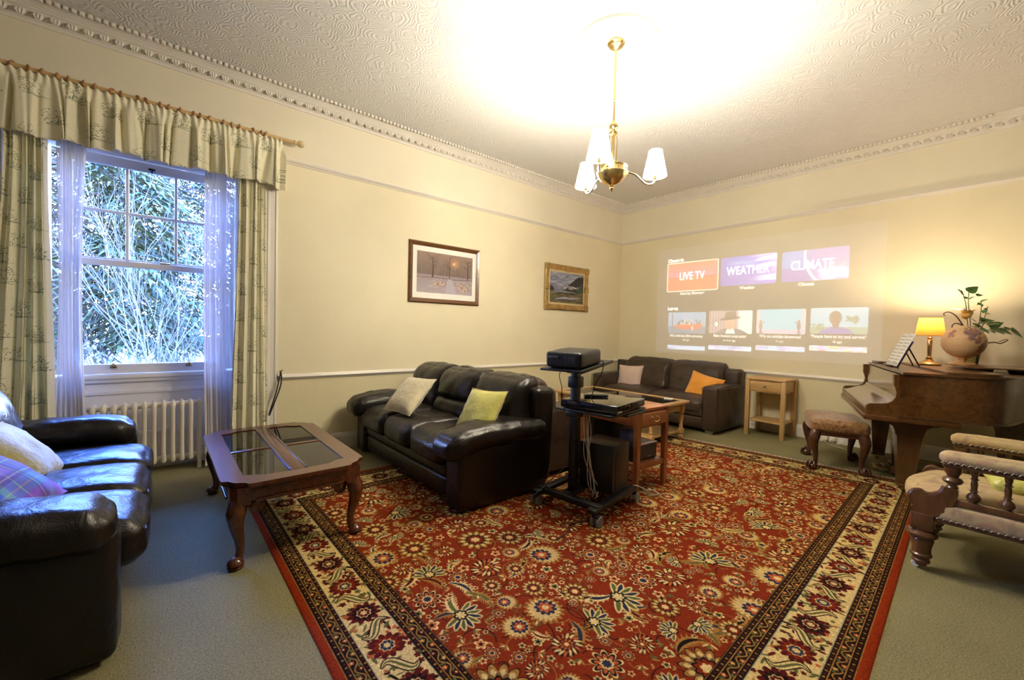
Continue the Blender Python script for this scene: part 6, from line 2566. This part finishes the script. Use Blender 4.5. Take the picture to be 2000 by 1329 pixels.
# ------------------------------------------------------------------ garden beyond the window
M_frost = mat('frosty_ground', (.030, .033, .034), .9, var=.4, vscale=3, bscale=20, bstr=.4)
M_needle = mat('conifer_needles', (.018, .030, .006), .7, var=.5, vscale=1.6)
M_needle2 = mat('conifer_needles_pale', (.046, .056, .010), .7, var=.4, vscale=1.6)
M_bark = mat('bark', (.05, .04, .035), .9, var=.3, vscale=4, bscale=14, bstr=.6)
M_twigpale = mat('pale_twigs', (.06, .055, .048), .8, var=.2)
M_twigdark = mat('dark_twigs', (.012, .010, .010), .8, var=.2)
M_shrub = mat('evergreen_shrub', (.008, .017, .011), .6, var=.5, vscale=3)
M_fence = mat('weathered_fence', (.14, .14, .08), .8, var=.25, vscale=4)
GZ = -.55
struct('ground', MB().box(-40, 40, YW + .5, 60, GZ - .2, GZ), M_frost)


def spray(m, p, d, L, R, mi=0):
    """drooping feathered conifer spray: a rib of narrow blades"""
    d = Vector(d).normalized()
    side = d.cross(Vector((0, 0, 1))).normalized()
    n = 5
    for k in range(n):
        f = (k + .5) / n
        c = p + d * (L * f) + Vector((0, 0, -.35 * L * f * f))
        w_ = L * .34 * (1 - .6 * f)
        for s in (-1, 1):
            tip = c + side * (s * w_) + d * (L * .20) + Vector((0, 0, -.12 * L + R.uniform(-.05, .05) * L))
            a = c + d * (L * .05)
            b = c - d * (L * .06)
            m.add([a, b, tip], [(0, 1, 2)], mi)


def conifer(name, label, x, y, h, spread, n, seed, base=.8):
    R = random.Random(seed)
    t = thing(name, label, 'tree', (x, y, GZ))
    MB().tube([(0, 0, 0), (.05, .0, h * .3), (.0, .05, h * .7), (0, 0, h)], [.26, .20, .12, .03], 10).build('trunk', M_bark, t)
    m = MB()
    br = MB()
    for k in range(n):
        z = base + (h - base) * (R.random() ** 1.1)
        f = 1 - ((z - base) / (h - base)) ** 2 * .55
        a = R.uniform(0, 2 * PI)
        r = spread * f * R.uniform(.15, 1.0) ** .7
        d = Vector((math.cos(a), math.sin(a), -.1))
        p = Vector((d.x * r, d.y * r, z - .25 * r * f))
        spray(m, p, d + Vector((R.uniform(-.5, .5), R.uniform(-.5, .5), R.uniform(-.4, .2))), R.uniform(.45, .95), R, 0 if R.random() < .7 else 1)
        if k % 14 == 0:
            br.tube([(0, 0, z), (p.x * .5, p.y * .5, z), tuple(p)], [.035, .02, .008], 5)
    fo = m.build('foliage', [M_needle, M_needle2], t, 0)
    fo['kind'] = 'stuff'
    br.build('branches', M_bark, t)['kind'] = 'stuff'


conifer('conifer_tree', 'large dark conifer outside filling the left window panes', -1.75, 12.2, 5.8, 2.6, 2100, 1, 1.8)
conifer('conifer_tree', 'tall conifer outside behind the bare tree in the middle panes', .15, 15.0, 6.6, 2.3, 1800, 2, 1.6)
conifer('conifer_tree', 'paler conifer outside at the right edge of the window view', 1.9, 16.5, 6.4, 1.5, 520, 3, 1.4)


def bare(name, label, x, y, h, seed, mat_, stems=5, spread=.35, r0=.03, depth=5, lean=0.0, wide=.6):
    R = random.Random(seed)
    t = thing(name, label, 'tree', (x, y, GZ))
    m = MB()

    def grow(p, d, L, r, lv):
        pts = [p]
        q = p.copy()
        dd = d.copy()
        for k in range(3):
            dd = (dd + Vector((R.uniform(-.18, .18), R.uniform(-.18, .18), R.uniform(-.02, .16)))).normalized()
            q = q + dd * L / 3
            pts.append(q.copy())
        m.tube(pts, [r, r * .9, r * .8, r * .66], 5 if lv < 3 else 3, cap=False)
        if lv >= depth or r < .0022:
            return
        for k in range(R.choice((2, 3, 3))):
            nd = (dd + Vector((R.uniform(-1, 1), R.uniform(-1, 1), R.uniform(-.1, .5))) * wide).normalized()
            grow(pts[R.choice((2, 3, 3))].copy(), nd, L * R.uniform(.6, .85), r * .62, lv + 1)
    for k in range(stems):
        a = R.uniform(0, 6.3)
        d = Vector((math.cos(a) * spread + lean, math.sin(a) * spread, 1)).normalized()
        grow(Vector((math.cos(a) * .08, math.sin(a) * .08, 0)), d, h * R.uniform(.28, .38), r0 * R.uniform(.7, 1.1), 0)
    m.build('branches', mat_, t, 0)


bare('bare_tree', 'pale leafless many-stemmed tree outside in the middle of the window', .02, 8.6, 3.9, 11, M_twigpale, 7, .16, .013, 5, 0.0, .42)
bare('bare_shrub', 'dark twisting leafless shrub outside low in the left of the window', -.62, 8.0, 1.5, 12, M_twigdark, 5, .7, .022, 4)
bare('bare_shrub', 'dark leafless shrub outside low at the right of the window', .55, 8.2, 1.5, 13, M_twigdark, 4, .6, .020, 4, -.3)
bare('bare_shrub', 'pale thicket of fine twigs outside behind the dark shrubs', -.25, 10.0, 2.6, 14, M_twigpale, 5, .6, .012, 4)


def shrub(label, x, y, h, r, n, seed):
    R = random.Random(seed)
    t = thing('evergreen_shrub', label, 'shrub', (x, y, GZ))
    m = MB()
    for k in range(n):
        a, q = R.uniform(0, 6.3), math.sqrt(R.random())
        z = R.random()
        p = Vector((math.cos(a) * q * r, math.sin(a) * q * r, z * h * (1 - .5 * q * q)))
        d = Vector((R.uniform(-1, 1), R.uniform(-1, 1), R.uniform(-.2, 1))).normalized()
        s = d.cross(Vector((R.uniform(-1, 1), R.uniform(-1, 1), R.uniform(-1, 1)))).normalized()
        L = R.uniform(.05, .10)
        m.add([p, p + d * L * .5 + s * L * .3, p + d * L, p + d * L * .5 - s * L * .3], [(0, 1, 2, 3)])
    m.build('foliage', M_shrub, t, 0)['kind'] = 'stuff'
    MB().tube([(0, 0, 0), (.02, 0, h * .6)], [.03, .01], 6).build('stem', M_bark, t)


shrub('dark evergreen shrub outside at the lower right of the window', .72, 8.8, 1.25, .32, 1400, 5)
shrub('evergreen shrub outside behind the fence posts', -.95, 10.4, .9, .5, 900, 6)
fn_ = thing('garden_fence', 'low wooden rail fence outside at the lower left of the window', 'fence', (-.62, 7.2, GZ))
for k, (x, h) in enumerate(((-.16, 1.18), (.0, 1.22), (.13, 1.15))):
    MB().rbox(x - .045, x + .045, -.04, .04, 0, h, .01).build('post', M_fence, fn_)
m = MB()
m.tube([(-.05, -.05, 1.20), (.65, -.25, 1.08)], .035, 6)
m.build('rail', M_fence, fn_)

GROUPS = {'cushion': 'loose cushions on the seats', 'curtain': 'toile curtains at the window', 'voile_curtain': 'voile curtains at the window',
          'framed_picture': 'pictures on the window wall', 'conifer_tree': 'conifers beyond the window', 'bare_shrub': 'leafless shrubs beyond the window',
          'evergreen_shrub': 'evergreen shrubs beyond the window', 'leather_sofa': 'leather sofas', 'remote_control': 'remote controls on the trolley',
          'floor_cable': 'cables lying on the floor'}
for o in bpy.data.objects:
    k = o.name.split('.')[0]
    if k in GROUPS and o.parent is None and 'category' in o:
        o['group'] = GROUPS[k]
bpy.context.view_layer.update()
